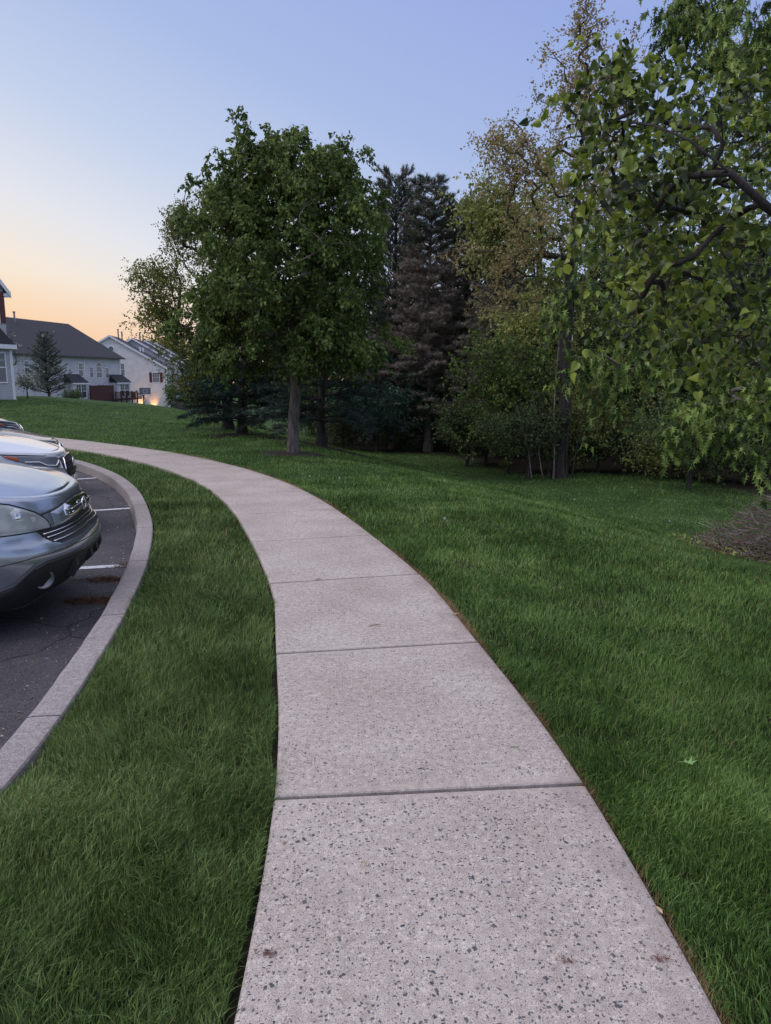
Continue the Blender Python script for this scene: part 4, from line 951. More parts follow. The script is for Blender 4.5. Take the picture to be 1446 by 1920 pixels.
def house2():
    x0, y0 = -39.9, 79.5; ux, uy = .2247, .9744; deg = math.degrees(math.atan2(uy, ux))
    t0 = -9.0; ox, oy = x0+ux*t0, y0+uy*t0; zb = -1.6; Ln = 21.0-t0; ze = 4.3-zb; zg = .5
    def tx(px):       # position along the wall that a picture column shows
        k = (px-723)/1387
        return (k*(oy*.984)-ox)/(ux-k*uy*.984) if False else (k*oy*.986 - ox)/(ux-k*uy*.986)
    r = frame_root('townhouse', 'long grey-sided two-storey house with a big dark hipped roof beyond the lawn rise', (ox, oy, zb), deg)
    D = 11.5
    m = MB(); m.box((0, 0, 0), (Ln, D, ze)); m.build('wall', M_SIDEF, r)
    o = .45; xr = Ln-2.2; rh = 4.35; m = MB(); e = ze-.05
    P = dict(a=(-o, -o, e), b=(Ln+o, -o, e), c=(Ln+o, D+o, e), d=(-o, D+o, e), e=(xr, D/2, e+rh), f=(3, D/2, e+rh))
    V = [P[k] for k in 'abcdef'] + [(x, y, z-.14) for x, y, z in (P[k] for k in 'abcd')]
    m.add(V, [(0, 1, 4, 5), (1, 2, 4), (2, 3, 5, 4), (3, 0, 5), (0, 6, 7, 1), (1, 7, 8, 2), (2, 8, 9, 3), (3, 9, 6, 0), (6, 9, 8, 7)])
    rf = m.build('roof', M_ROOF, r)
    m = MB(); m.box((-o, -o-.12, e-.16), (Ln+o, -o, e+.0)); m.build('gutter', M_GUTTER, r)
    m = MB(); m.box((Ln-.12, -.03, 0), (Ln+.03, .12, ze-.2)); m.build('corner_board', M_TRIM, r); m = MB(); m.box((tx(160)-.05, -.10, 0), (tx(160)+.05, -.01, ze-.2)); m.build('downspout', M_TRIM, r)
    def on_roof(x, y): return e+rh*(y+o)/(D/2+o)
    for px, yy, h_, rr in ((96, 4.9, 1.1, .10),): 
        x = tx(px)+1.0; m = MB(); m.tube([(x, yy, on_roof(x, yy)-.1), (x, yy, on_roof(x, yy)+h_)], rr, 8); m.lathe([(rr*1.6, 0), (rr*1.6, .12), (0, .14)], (x, yy, on_roof(x, yy)+h_)); m.build('vent_pipe', M_METAL, rf)
    x = tx(115)+.6; m = MB(); m.box((x-.13, 2.4, on_roof(0, 2.4)-.1), (x+.13, 2.6, on_roof(0, 2.5)+.45)); m.build('roof_vent', M_TRIM, rf)
    x = tx(150)+.8; m = MB(); m.box((x-.3, 3.6, on_roof(0, 3.6)-.05), (x+.1, 3.9, on_roof(0, 3.8)+.18)); m.build('roof_vent', M_METAL, rf)
    x = tx(36)+1; m = MB(); m.lathe([(.0, -.05), (.5, .05), (.62, .16), (.60, .19), (.0, .02)], (x, 4.9, on_roof(x, 4.9)+.1), 18); m.build('dish', M_METAL, rf)
    z2 = 3.72; z1 = .95
    for px0, px1, z, h, c, bl, ar in ((48, 58, z2, 1.35, 3, False, False), (103, 112, z2-.1, 1.6, 2, True, False), (148.5, 158, z2-.25, 1.55, 2, False, False), (169, 177, z2-.35, 1.2, 2, True, False), (181.5, 193, z2-.4, 1.35, 2, False, True),
                                      (198, 206, z2-.4, 1.2, 2, True, False), (227.5, 235.5, z2-.1, 1.5, 2, True, False), (170, 177, z1+.4, .9, 2, False, False), (199, 207, z1+.35, .9, 2, True, False)):
        a, b_ = tx(px0), tx(px1); window(r, (a+b_)/2, z, b_-a-.2, h, 0, c, 3, bl, ar)
    a, b_ = tx(182), tx(195); m = MB(); m.box((a, -.05, .5), (b_, .01, 2.4)); dd = m.build('patio_door', M_GLASS, r); m = MB(); m.box((a-.08, -.06, .5), (a, .01, 2.5)); m.box((b_, -.06, .5), (b_+.08, .01, 2.5)); m.box(((a+b_)/2-.04, -.06, .5), ((a+b_)/2+.04, -.051, 2.4)); m.build('door_frame', M_TRIM, dd)
    for px0, px1, wa, wb in ((130, 161, 142.5, 162), (213, 240, 222, 240)):
        a, b_ = tx(px0)-.9, tx(px1+3)-1.6; leanto(r, (a+b_)/2, 0, 2.72, (b_-a), 1.1, 0, rise=1.0)
        cx = (a+b_)/2; window(r, cx+.15, z1, (b_-a)*.66, 1.5, -1.1, 2, 3, False, dbl=True)
    return ox, oy, zb, deg, ux, uy, tx
H2 = house2()
def local2(H, x, y, z=0):
    ox, oy, zb, deg, ux, uy, _ = H; return (ox+ux*x-uy*y, oy+uy*x+ux*y, zb+z)
def yard2():
    tx = H2[6]; deg = math.radians(H2[3])
    # privacy fence panel, deck railing with a stair rail
    a = tx(170)-2.2; p = local2(H2, a, -1.5); o = empty('privacy_fence', p, deg); tag(o, 'solid red-brown board fence against the grey house', 'fence')
    L_ = tx(212)-a-2.2; m = MB(); k = int(L_/.15)
    for i in range(k): m.box((i*.15, 0, .1), (i*.15+.14, .03, 2.35+.02*(i % 3 == 0)))
    m.build('boards', M_WOODR, o)
    for i in range(4): m = MB(); m.box((L_*i/3-.06, .031, 0), (L_*i/3+.06, .15, 2.4)); m.build('post', M_WOODR, o)
    a = tx(212)-2.4; p = local2(H2, a, -1.9); o = empty('deck_railing', p, deg); tag(o, 'low red-brown deck railing with a sloping stair rail in front of the white gable wall', 'railing')
    L_ = 5.0; m = MB(); m.box((0, 0, 1.42), (L_, .09, 1.5)); m.box((0, .01, .62), (L_, .07, .69)); m.build('rail', M_WOODR, o)
    m = MB()
    for i in range(int(L_/.24)): m.box((i*.24+.06, .02, .69), (i*.24+.12, .06, 1.42))
    m.build('balusters', M_WOODR, o)
    for i in range(5): m = MB(); m.box((L_*i/4-.07, -.02, 0), (L_*i/4+.07, .12, 1.6)); m.build('post', M_WOODR, o)
    m = MB(); m.box((0, .1, .45), (L_, 2.6, .6)); m.build('deck', M_WOODR, o)
    m = MB(); m.tube([(L_, .05, 1.45), (L_+1.9, .05, .65)], .045, 6); m.tube([(L_+1.9, .05, 0), (L_+1.9, .05, .7)], .05, 6); m.build('stair_rail', M_WOODR, o)
yard2()
def house3():
    ex, ey = .989, .146; deg = math.degrees(math.atan2(ey, ex)); Wd = 15.2; zb = -2.75; ze = 6.05; pk = 4.45
    R0 = np.array((-32.8, 112.)); dx, dy = -ey, ex
    roots = []
    for i, (sh, dep, start) in enumerate(((0, 7.2, 0), (1.9, 7.2, 7.2), (2.6, 8, 14.4), (3.1, 8, 22.4))):
        rc = R0 + np.array((ex, ey))*sh + np.array((dx, dy))*start; o = rc - np.array((ex, ey))*Wd
        lab = ('white gable-ended house lit from below by two orange ground lights', 'second gabled unit stepping out behind the white gable-ended house', 'third gabled unit farther along the same row of houses', 'last gabled unit at the far end of the row of houses')[i]
        r = frame_root('gabled_house', lab, (o[0], o[1], zb-.0), deg); roots.append(r)
        m = MB(); m.prism([(0, 0), (Wd, 0), (Wd, ze), (Wd/2, ze+pk), (0, ze)], 1, 0, dep-.01); m.build('wall', M_SIDEW if i == 0 else M_SIDEF, r)
        m = MB(); oh = .4; s = pk/(Wd/2)
        for sg in (1, -1):
            def X(x): return x if sg == 1 else Wd-x
            P = [(X(-oh), -.3, ze-oh*s+.1), (X(Wd/2), -.3, ze+pk+.1), (X(Wd/2), dep-.02, ze+pk+.1), (X(-oh), dep-.02, ze-oh*s+.1)]
            roof_slab(m, P if sg == 1 else P[::-1], .14)
        rf = m.build('roof', M_ROOF, r)
        m = MB()
        for sg in (1, -1):
            def X(x): return x if sg == 1 else Wd-x
            P = [(X(-oh), -.36, ze-oh*s-.16), (X(-oh), -.36, ze-oh*s+.12), (X(Wd/2), -.36, ze+pk+.12), (X(Wd/2), -.36, ze+pk-.16)]
            m.add(P + [(a, -.305, c) for a, b, c in P], [(0, 1, 2, 3), (7, 6, 5, 4), (0, 4, 5, 1), (1, 5, 6, 2), (2, 6, 7, 3), (3, 7, 4, 0)])
        m.build('rake_board', M_TRIM, rf)
        for k in range(2 if i < 2 else 1):
            q = (2.2, 4.9)[k]; m = MB(); m.tube([(Wd/2+.8, q, ze+pk-.6), (Wd/2+.8, q, ze+pk+1.0-.2*k)], .10, 8); m.lathe([(.16, 0), (.16, .1), (0, .12)], (Wd/2+.8, q, ze+pk+1.0-.2*k), 8); m.build('vent_pipe', M_METAL, rf)
            m = MB(); q = (3., 5.6)[k]; m.box((Wd/2+3.6, q-.15, ze+pk-2.1), (Wd/2+3.8, q+.15, ze+pk-1.45)); m.build('roof_vent', M_TRIM, rf)
        # windows on the long right side, seen at a slant
        for q in (2.0, 5.0):
            m = MB(); m.box((Wd-.005, q-.55, 3.6), (Wd+.05, q+.55, 5.1)); f = m.build('window', M_TRIM, r); m = MB(); m.box((Wd+.0, q-.47, 3.68), (Wd+.06, q+.47, 4.32)); m.box((Wd+.0, q-.47, 4.38), (Wd+.06, q+.47, 5.02)); m.build('pane', M_GLASS, f)
        m = MB(); m.box((Wd+.02, .08, 0), (Wd+.1, .18, ze-.4)); m.build('downspout', M_TRIM, r)
        if i == 0:
            m = MB(); m.lathe([(.34, -.06), (.46, -.05), (.46, .0), (.34, .0)], (Wd/2+.1, 0, ze+2.6), 24, 'y'); v = m.build('round_vent', M_TRIM, r)
            m = MB(); m.prism([(Wd/2+.1+.34*math.cos(t), ze+2.6+.34*math.sin(t)) for t in np.linspace(0, 2*PI, 20)[:-1]], 1, -.04, -.005); m.build('louvre', M_METAL, v)
            window(r, Wd-1.35, 3.85, .95, 1.35, 0, 3, 4, True, shutters=(-1, 1), label='upper window with dark red shutters')
            window(r, Wd-3.9, 1.35, .8, .95, 0, 2, 3, True, shutters=(-1,), label='lower window with one dark red shutter behind the backboard')
        else:
            for sx in (1.2,):
                window(r, Wd-sx, 3.75, .7, 1.3, 0, 2, 3, True, shutters=(-1,))
    return roots, R0, (ex, ey), (dx, dy), zb
H3 = house3()
def yard3():
    _, R0, e_, d_, zb = H3
    def W(a, f, z=0): return (R0[0]-e_[0]*a-d_[0]*f, R0[1]-e_[1]*a-d_[1]*f, zb+z)
    # basketball hoop
    p = PX(270, 760, 103); p[2] = float(T(p[0], p[1]))-.05
    o = empty('basketball_hoop', tuple(p), math.radians(8)); tag(o, 'basketball hoop on a dark pole in front of the white gable wall', 'basketball hoop')
    H = 3.45; m = MB(); m.tube([(0, 0, 0), (0, 0, 2.3), (.05, -.1, 2.5)], .085, 8); m.build('pole', M_BLACK, o)
    m = MB(); m.tube([(.05, -.02, 2.3), (.35, -.3, 2.75)], .05, 6); m.tube([(.05, -.02, 2.0), (.35, -.3, 2.45)], .04, 6); m.build('bracket', M_BLACK, o)
    m = MB(); m.box((-.45, -.40, 2.30), (1.1, -.36, 3.25)); bb = m.build('backboard', plain('clear_backboard', (.16, .17, .2), .2, var=.1, spec=.8), o)
    m = MB()
    for a in (((-.47, 2.28), (1.12, 2.34)), ((-.47, 3.21), (1.12, 3.27)), ((-.47, 2.34), (-.41, 3.21)), ((1.06, 2.34), (1.12, 3.21)), ((.05, 2.5), (.6, 2.54)), ((.05, 2.9), (.6, 2.94)), ((.05, 2.54), (.09, 2.9)), ((.56, 2.54), (.6, 2.9))): m.box((a[0][0], -.43, a[0][1]), (a[1][0], -.401, a[1][1]))
    m.build('board_frame', M_TRIM, bb)
    m = MB(); m.tube([(.95+.23*math.cos(t), -.62+.23*math.sin(t), 2.35) for t in np.linspace(0, 2*PI, 17)], .018, 5, cap=False); m.build('rim', plain('orange_rim', (.5, .12, .04), .5), o)
    m = MB()
    for i in range(10):
        t = 2*PI*i/10; m.tube([(.95+.23*math.cos(t), -.62+.23*math.sin(t), 2.34), (.95+.15*math.cos(t+.3), -.62+.15*math.sin(t+.3), 2.1), (.95+.12*math.cos(t), -.62+.12*math.sin(t), 1.92)], .012, 3, cap=False)
    m.build('net', M_TRIM, o)
    # two ground lights that are lit, washing the wall
    for k, (px, lab) in enumerate(((262, 'lit orange ground light left of the basketball pole'), (287, 'lit orange ground light right of the basketball pole'))):
        q = PX(px, 758, 110.6); base = np.array(R0) - np.array(e_)*0; zz = max(float(T(q[0], q[1]))-.02, zb+.05)
        # stand it 0.5 m in front of the wall plane
        t_ = np.dot(np.array((q[0], q[1]))-R0, d_); q[0] -= d_[0]*(t_+.45); q[1] -= d_[1]*(t_+.45)
        zz = float(T(q[0], q[1]))-.03
        o = empty('ground_light', (q[0], q[1], zz)); tag(o, lab, 'ground light', 'orange ground lights along the white gable wall')
        m = MB(); m.lathe([(.10, 0), (.14, .05), (.15, .22), (.12, .24)], k=14); m.build('housing', M_BLACK, o)
        em, n_, l_, b_ = newmat('lit_lens'); b_.inputs['Emission Color'].default_value = (1, .45, .12, 1); b_.inputs['Emission Strength'].default_value = 6
        m = MB(); m.lathe([(.11, .235), (.06, .26), (0, .265)], k=14); m.build('lens', em, o)
        sl = bpy.data.objects.new('bulb', bpy.data.lights.new('bulb', 'SPOT')); C.objects.link(sl); sl.parent = o; sl.location = (0, 0, .35)
        sl.data.energy = 260; sl.data.color = (1, .42, .10); sl.data.spot_size = math.radians(70); sl.data.spot_blend = 1.0; sl.data.shadow_soft_size = .1
        v = Vector((d_[0]*.22, d_[1]*.22, 1.0)); sl.rotation_euler = (-v).to_track_quat('Z', 'Y').to_euler()
    def put(name, label, cat, px, dpt, fn, group=None, rz=0):
        p = PX(px, 760, dpt); p[2] = float(T(p[0], p[1]))-.04; o = empty(name, tuple(p), rz); tag(o, label, cat, group); fn(o); return o
    def bin_(o):
        m = MB(); m.prism([(-.28, 0), (.28, 0), (.33, 1.0), (-.33, 1.0)], 1, -.33, .33); m.build('bin_body', o_mat, o); m = MB(); m.prism([(-.36, 1.0), (.36, 1.0), (.34, 1.08), (-.34, 1.1)], 1, -.37, .37); m.build('lid', o_lid, o)
        m = MB()
        for s in (-1, 1): m.lathe([(0, -.03), (.12, -.03), (.12, .03), (0, .03)], (s*.24, .36, .12), 12, 'y')
        m.build('wheel', M_BLACK, o)
    o_mat = plain('pale_grey_plastic', (.24, .25, .28), .5); o_lid = o_mat
    put('storage_bin', 'pale grey lidded bin standing at the right end of the drive', 'bin', 355, 100, bin_)
    o_mat = plain('dark_green_plastic', (.05, .055, .05), .5); o_lid = M_BLACK
    for px, lab in ((333, 'dark bin left of the pair beside the house row'), (343, 'dark bin right of the pair beside the house row')): put('rubbish_bin', lab, 'bin', px, 101, bin_)
    def reel(o):
        m = MB(); m.tube([(.5*math.cos(t), 0, .55+.5*math.sin(t)) for t in np.linspace(0, 2*PI, 25)], .06, 6, cap=False); m.build('hose_coil', M_BLACK, o); m = MB(); m.tube([(-.3, 0, 0), (0, 0, .55), (.3, 0, 0)], .03, 5); m.build('stand', M_METAL, o)
    put('hose_reel', 'round dark hose reel leaning by the corner of the white house', 'hose reel', 309, 108, reel)
    def fence(o):
        m = MB()
        for i in range(34): m.box((i*.16, 0, .1), (i*.16+.14, .03, 2.2+(.9 if i > 9 else 0)))
        m.build('boards', M_WOODR, o)
        for i in range(5): m = MB(); m.box((i*1.33-.05, .031, 0), (i*1.33+.05, .12, 2.3)); m.build('post', M_WOODR, o)
    put('privacy_fence', 'tall dark red-brown board fence behind the bins', 'fence', 328, 106, fence, rz=math.radians(8))
    # driveway strip
    a = [PX(px, 760, d) for px, d in ((284, 101), (378, 93), (384, 100), (300, 108))]
    V = []; F = []; n = 14
    for i in range(n+1):
        for j in range(5):
            f, g = i/n, j/4; p = (1-f)*((1-g)*a[0]+g*a[3])+f*((1-g)*a[1]+g*a[2]); V.append((p[0], p[1], float(T(p[0], p[1]))+.06))
    F = [(i*5+j, (i+1)*5+j, (i+1)*5+j+1, i*5+j+1) for i in range(n) for j in range(4)]
    tag(mesh('driveway', V, F, M_CURB), kind='structure')
yard3()
def house1():
    ux, uy = .2247, .9744; deg = math.degrees(math.atan2(uy, ux)); Cx, Cy = -19.75, 39.6; Ln = 13.0
    zb = .38; ze = 6.15-zb; ox, oy = Cx-ux*Ln, Cy-uy*Ln
    r = frame_root('end_townhouse', 'grey-sided house with dark red shutters cut off by the left edge of the picture', (ox, oy, zb), deg)
    D = 10; gw = 6.2; g0 = Ln-gw; pk = 2.75
    m = MB(); m.box((0, .4, -.5), (g0, D, ze)); m.prism([(g0, -.5), (Ln, -.5), (Ln, ze), (g0+gw/2, ze+pk), (g0, ze)], 1, 0, D); m.build('wall', M_SIDE, r)
    m = MB(); s = pk/(gw/2); oh = .35
    for sg in (1, -1):
        def X(x): return g0+x if sg == 1 else g0+gw-x
        P = [(X(-oh), -.13, ze-oh*s+.1), (X(gw/2), -.13, ze+pk+.1), (X(gw/2), D, ze+pk+.1), (X(-oh), D, ze-oh*s+.1)]
        roof_slab(m, P if sg == 1 else P[::-1], .1)
    roof_slab(m, [(-.4, 0, ze), (g0, 0, ze), (g0, D/2, ze+2.4), (-.4, D/2, ze+2.4)], .12); roof_slab(m, [(-.4, D/2, ze+2.4), (g0, D/2, ze+2.4), (g0, D+.4, ze), (-.4, D+.4, ze)], .12)
    rf = m.build('roof', M_ROOF, r)
    m = MB()
    for sg in (1, -1):
        def X(x): return g0+x if sg == 1 else g0+gw-x
        P = [(X(-oh), -.18, ze-oh*s-.14), (X(-oh), -.18, ze-oh*s+.13), (X(gw/2), -.18, ze+pk+.13), (X(gw/2), -.18, ze+pk-.14)]
        m.add(P + [(a, -.132, c) for a, b, c in P], [(0, 1, 2, 3), (7, 6, 5, 4), (0, 4, 5, 1), (1, 5, 6, 2), (2, 6, 7, 3), (3, 7, 4, 0)])
    m.box((Ln+oh-.42, -.13, ze-oh*s-.1), (Ln+oh+.06, .2, ze-oh*s+.06))
    m.build('rake_board', M_TRIM, rf)
    window(r, Ln-1.17, 4.05, 1.35, 1.5, 0, 2, 3, False, shutters=(1,), label='upper window with a dark red shutter')
    m = MB(); m.box((Ln-2.3, -.07, 5.64), (Ln-.45, 0, 5.82)); m.build('window_cap', M_TRIM, r)
    # ground floor bay with its own roof
    m = MB(); m.box((g0+.3, -.10, -.6), (Ln+.02, 0, 2.95)); b = m.build('bay_wall', M_SIDE, r)
    m = MB(); roof_slab(m, [(g0, -.36, 2.93), (Ln+.12, -.36, 2.93), (Ln-.75, -.02, 3.98), (g0, -.02, 3.98)], .10); roof_slab(m, [(Ln+.12, -.36, 2.93), (Ln+.12, .3, 2.93), (Ln-.75, .3, 3.98), (Ln-.75, -.02, 3.98)], .10); m.build('bay_roof', M_ROOF, b)
    m = MB(); m.box((g0, -.42, 2.70), (Ln+.16, -.36, 2.92)); m.box((Ln+.12, -.36, 2.70), (Ln+.17, .3, 2.92)); m.build('gutter', M_TRIM, b)
    window(r, Ln-1.35, 1.02, 1.75, 1.45, -.10, 2, 3, True, dbl=True, label='ground floor double window')
    m = MB(); m.box((Ln-.08, -.13, -.6), (Ln+.05, -.09, 2.7)); m.build('corner_board', M_TRIM, b)
    m = MB(); m.tube([(Ln+.09, -.1, 2.7), (Ln+.09, -.1, .1), (Ln+.35, -.3, -.05)], .05, 6); m.build('downspout', M_TRIM, b)
house1()

# plants in front of the houses
def yard_trees():
    b = PX(92, 752, 57); z = float(T(b[0], b[1]))-.1
    conifer('yard_pine', 'grey-green young pine standing before the long grey house', (b[0], b[1], z), 4.75, lambda f: 1.75*(1-f)**.75+.12, leafmat('soft_grey_green_needles', [(.06,.085,.065), (.11,.14,.105), (.17,.20,.15)], trans=0), M_BARKD, 51, z0=.3, dz=.26, nper=7, droop=.12, rise=.38, nlen=.17, nw=.02, twd=.12, need=7, r0=.09)
    rs = np.random.default_rng(52); b = PX(52, 748, 42.5); z = float(T(b[0], b[1]))-.05
    M_DOG = leafmat('dogwood_leaves', [(.05,.08,.04), (.09,.13,.07), (.35,.36,.33), (.62,.62,.60)], nscale=1.5, trans=.2)
    t = shell_pts(rs, 70, (b[0]-.1, b[1], z+.95), (.95, .8, .5), inner=.1, lump=.3)
    broadleaf('dogwood', 'small white-flowering dogwood on the lawn beside the end house', (b[0], b[1], z), .03, [(b[0], b[1], z), (b[0], b[1], z+.5), (b[0]-.05, b[1], z+1.0)], t, M_DOG, M_BARKD, 53, tw=4, tl=.28, per=6, size=.10, droop=.05, flat=1.5, rtip=.005)
    b2 = PX(12, 745, 44.5); z2 = float(T(b2[0], b2[1]))-.05
    t = [PX(x, y, 44.5) for x, y in ((24, 628), (22, 634), (26, 645), (34, 648), (20, 650), (30, 652), (36, 677), (42, 675), (30, 680), (46, 673), (26, 684))]
    broadleaf('flowering_tree', 'white-blossomed twigs reaching out from behind the end house', tuple(np.array((b2[0]-.6, b2[1], z2))), .05, [(b2[0]-.6, b2[1], z2), (b2[0]-.5, b2[1], z2+2), (b2[0]-.5, b2[1], z2+3.3)], np.array(t), M_DOG, M_BARKD, 54, tw=4, tl=.25, per=5, size=.10, droop=.05, rtip=.008, up=.1)
    for i, (px, py, d, rx, rz_, mt, lab, sz) in enumerate([(136, 742, 68, 1.0, .45, M_LEAFD, 'low dark shrub at the right foot of the yard pine', .12), (320, 745, 106, .85, 1.7, M_LEAFD, 'narrow dark vine-covered column at the corner of the white house', .18), (352, 742, 99, 1.2, .8, M_LEAFB, 'bush behind the pale grey bin', .16), (366, 757, 97, .7, .5, M_LEAFD, 'low shrub right of the pale grey bin', .14),
                                                        (292, 645, 150, 4.5, 2.0, M_LEAFY, 'far tree top rising behind the roofs of the house row', .34), (325, 652, 140, 3.6, 1.6, M_LEAFO, 'far olive tree top behind the second unit of the house row', .34)]):
        rs = np.random.default_rng(55+i); c = PX(px, py, d); bz = float(T(c[0], c[1]))-.05
        t = shell_pts(rs, 90, c, (rx, rx*.8, rz_), inner=.1, lump=.3); t = t[t[:, 2] > bz+.1]
        broadleaf('far_tree' if d > 120 else 'shrub', lab, (c[0], c[1], bz), .05+.1*(d > 120), [(c[0], c[1], bz), (c[0]+.05, c[1], (bz+c[2])/2), (c[0], c[1], c[2])], t, mt, M_BARKD, 56+i, tw=4, tl=sz*2.6, per=7, size=sz, droop=.3, rtip=.01, step=.4 if d < 120 else 1.0, cat='tree' if d > 120 else 'shrub')
yard_trees()

# ---------------------------------------------------------------- parked cars
def car_table():
    a, W_, n = .72, .90, 2.6
    q = [(-a+a*abs(math.cos(t))**(2/n), -W_*abs(math.sin(t))**(2/n)) for t in np.linspace(0, PI/2, 200)]
    q += [(-a-x, -W_) for x in np.linspace(.02, 3.1, 120)]
    q += [(-a-3.1-.5*abs(math.cos(t))**(2/2.8), -W_*abs(math.sin(t))**(2/2.8)) for t in np.linspace(PI/2, 0, 60)[1:]]
    q = np.array(q); s = np.concatenate([[0], np.cumsum(np.hypot(*np.diff(q, axis=0).T))]); S = np.arange(0, s[-1], .02)
    P = np.stack([np.interp(S, s, q[:, 0]), np.interp(S, s, q[:, 1])], 1); Tn = np.gradient(P, axis=0); Tn /= np.linalg.norm(Tn, axis=1)[:, None]
    return S, P, np.stack([-Tn[:, 1], Tn[:, 0]], 1), s[-1]
CS, CP, CNn, CSL = car_table()
SZ = ([.16, .3, .5, .7, .9, 1.0, 1.1], [.06, .02, 0, 0, .012, .04, .09]); RZ = ([.16, .35, .6, .75, 1.1], [.1, 0, .01, .04, .10])
FZ0 = ([.16, .30, .42, .52, .60, .66, .74, .84, .92, .99], [.20, .09, .03, 0, .01, .07, .09, .12, .17, .26])
FZ1 = ([.16, .30, .42, .52, .60, .70, .80, .86, .92, .99], [.14, .06, .02, 0, .01, .035, .07, .11, .17, .26])
def shell(s, z, off=0.0, FZ=FZ0):
    s = np.asarray(s, float); z = np.asarray(z, float); sg = np.where(s < 0, -1., 1.); s = np.abs(s)
    x = np.interp(s, CS, CP[:, 0]); y = np.interp(s, CS, CP[:, 1]); nx = np.interp(s, CS, CNn[:, 0]); ny = np.interp(s, CS, CNn[:, 1]); l_ = np.hypot(nx, ny); nx = nx/l_; ny = ny/l_
    wf = np.clip(nx, 0, 1)**.8; wr = np.clip(-nx, 0, 1)
    d = off - (wf*np.interp(z, *FZ)+wr*np.interp(z, *RZ)+(1-wf-wr).clip(0, 1)*np.interp(z, *SZ))
    return np.stack([x+nx*d, (y+ny*d)*sg, z+0*s], -1)
def topz(x): return np.interp(x, [-4.4, -1.3, -1.1, -.5, -.2, 0], [1.06, 1.05, 1.03, .965, .93, .90])
def patch(name, mat, root, s0, s1, lo, hi, off=.006, rows=8, cols=40, FZ=FZ0, thick=.02, both=False, label=None, skirt=True):
    """a piece lying on the body: between two curves (s, z), standing `off` proud"""
    out = []
    for sg in ((1, -1) if both else (1,)):
        ss = np.linspace(s0, s1, cols); zl = np.interp(ss, *zip(*lo)); zh = np.interp(ss, *zip(*hi)); V = []; F = []
        g = np.linspace(0, 1, rows)
        for i, s in enumerate(ss):
            for t in g:
                e_ = min(t, 1-t)*2; ed = min(i, cols-1-i)/(cols-1)*2
                o = off*(1 if off < 0 else min(1, (e_*5+.15))*min(1, ed*8+.15)) if skirt else off
                V.append(shell(s, zl[i]+(zh[i]-zl[i])*t, o, FZ)*np.array([1, sg, 1]))
        F = [(i*rows+j, (i+1)*rows+j, (i+1)*rows+j+1, i*rows+j+1)[::sg] for i in range(cols-1) for j in range(rows-1)]
        o = mesh(name, np.array(V), F, mat, root, smooth=True)
        if label: o['label'] = label
        out.append(o)
    return out
def trimline(name, mat, root, pts, r, off=.004, FZ=FZ0, k=5, both=False, sub=12):
    o = None
    for sg in ((1, -1) if both else (1,)):
        pts_ = np.array(pts, float); t = np.linspace(0, len(pts_)-1, (len(pts_)-1)*sub+1)
        ss = np.interp(t, range(len(pts_)), pts_[:, 0]); zz = np.interp(t, range(len(pts_)), pts_[:, 1])
        m = MB(); m.tube([Vector(shell(s, z, off, FZ)*np.array([1, sg, 1])) for s, z in zip(ss, zz)], r, k); o = m.build(name, mat, root, smooth=True)
    return o
def paint(name, col, metal=.5, rough=.28, dirt=.12):
    m = plain(name, col, rough, metal=metal, var=dirt, scale=3.0, coat=.9, spec=.5); return m
M_CHROME = plain('chrome', (.75, .75, .77), .08, metal=1, var=.03)
M_TYRE = plain('tyre_rubber', (.02, .02, .02), .8); M_RIM = plain('alloy_rim', (.35, .35, .37), .3, metal=.9)
M_SEAM = plain('panel_gap', (.006, .006, .007), .7)
def lens_mat(name, col, tint=.55):
    m, n, l, b = newmat(name); g = n.new('ShaderNodeTexCoord'); tx = n.new('ShaderNodeTexNoise'); tx.inputs['Scale'].default_value = 7; tx.inputs['Detail'].default_value = 3; l.new(g.outputs['Object'], tx.inputs[0])
    r = n.new('ShaderNodeValToRGB'); r.color_ramp.elements[0].position = .35; r.color_ramp.elements[1].position = .66; r.color_ramp.elements[0].color = c4([v*tint for v in col]); r.color_ramp.elements[1].color = c4(col); l.new(tx.outputs[0], r.inputs[0]); l.new(r.outputs[0], b.inputs['Base Color'])
    b.inputs['Roughness'].default_value = .18; b.inputs['Coat Weight'].default_value = 1; b.inputs['Coat Roughness'].default_value = .05; b.inputs['Alpha'].default_value = .50
    return m
M_LENS = lens_mat('hazy_headlight_plastic', (.85, .90, .88)); M_LENSC = lens_mat('clear_headlight_plastic', (.16, .18, .22))
M_REFL = plain('reflector', (.55, .56, .58), .2, metal=.9)
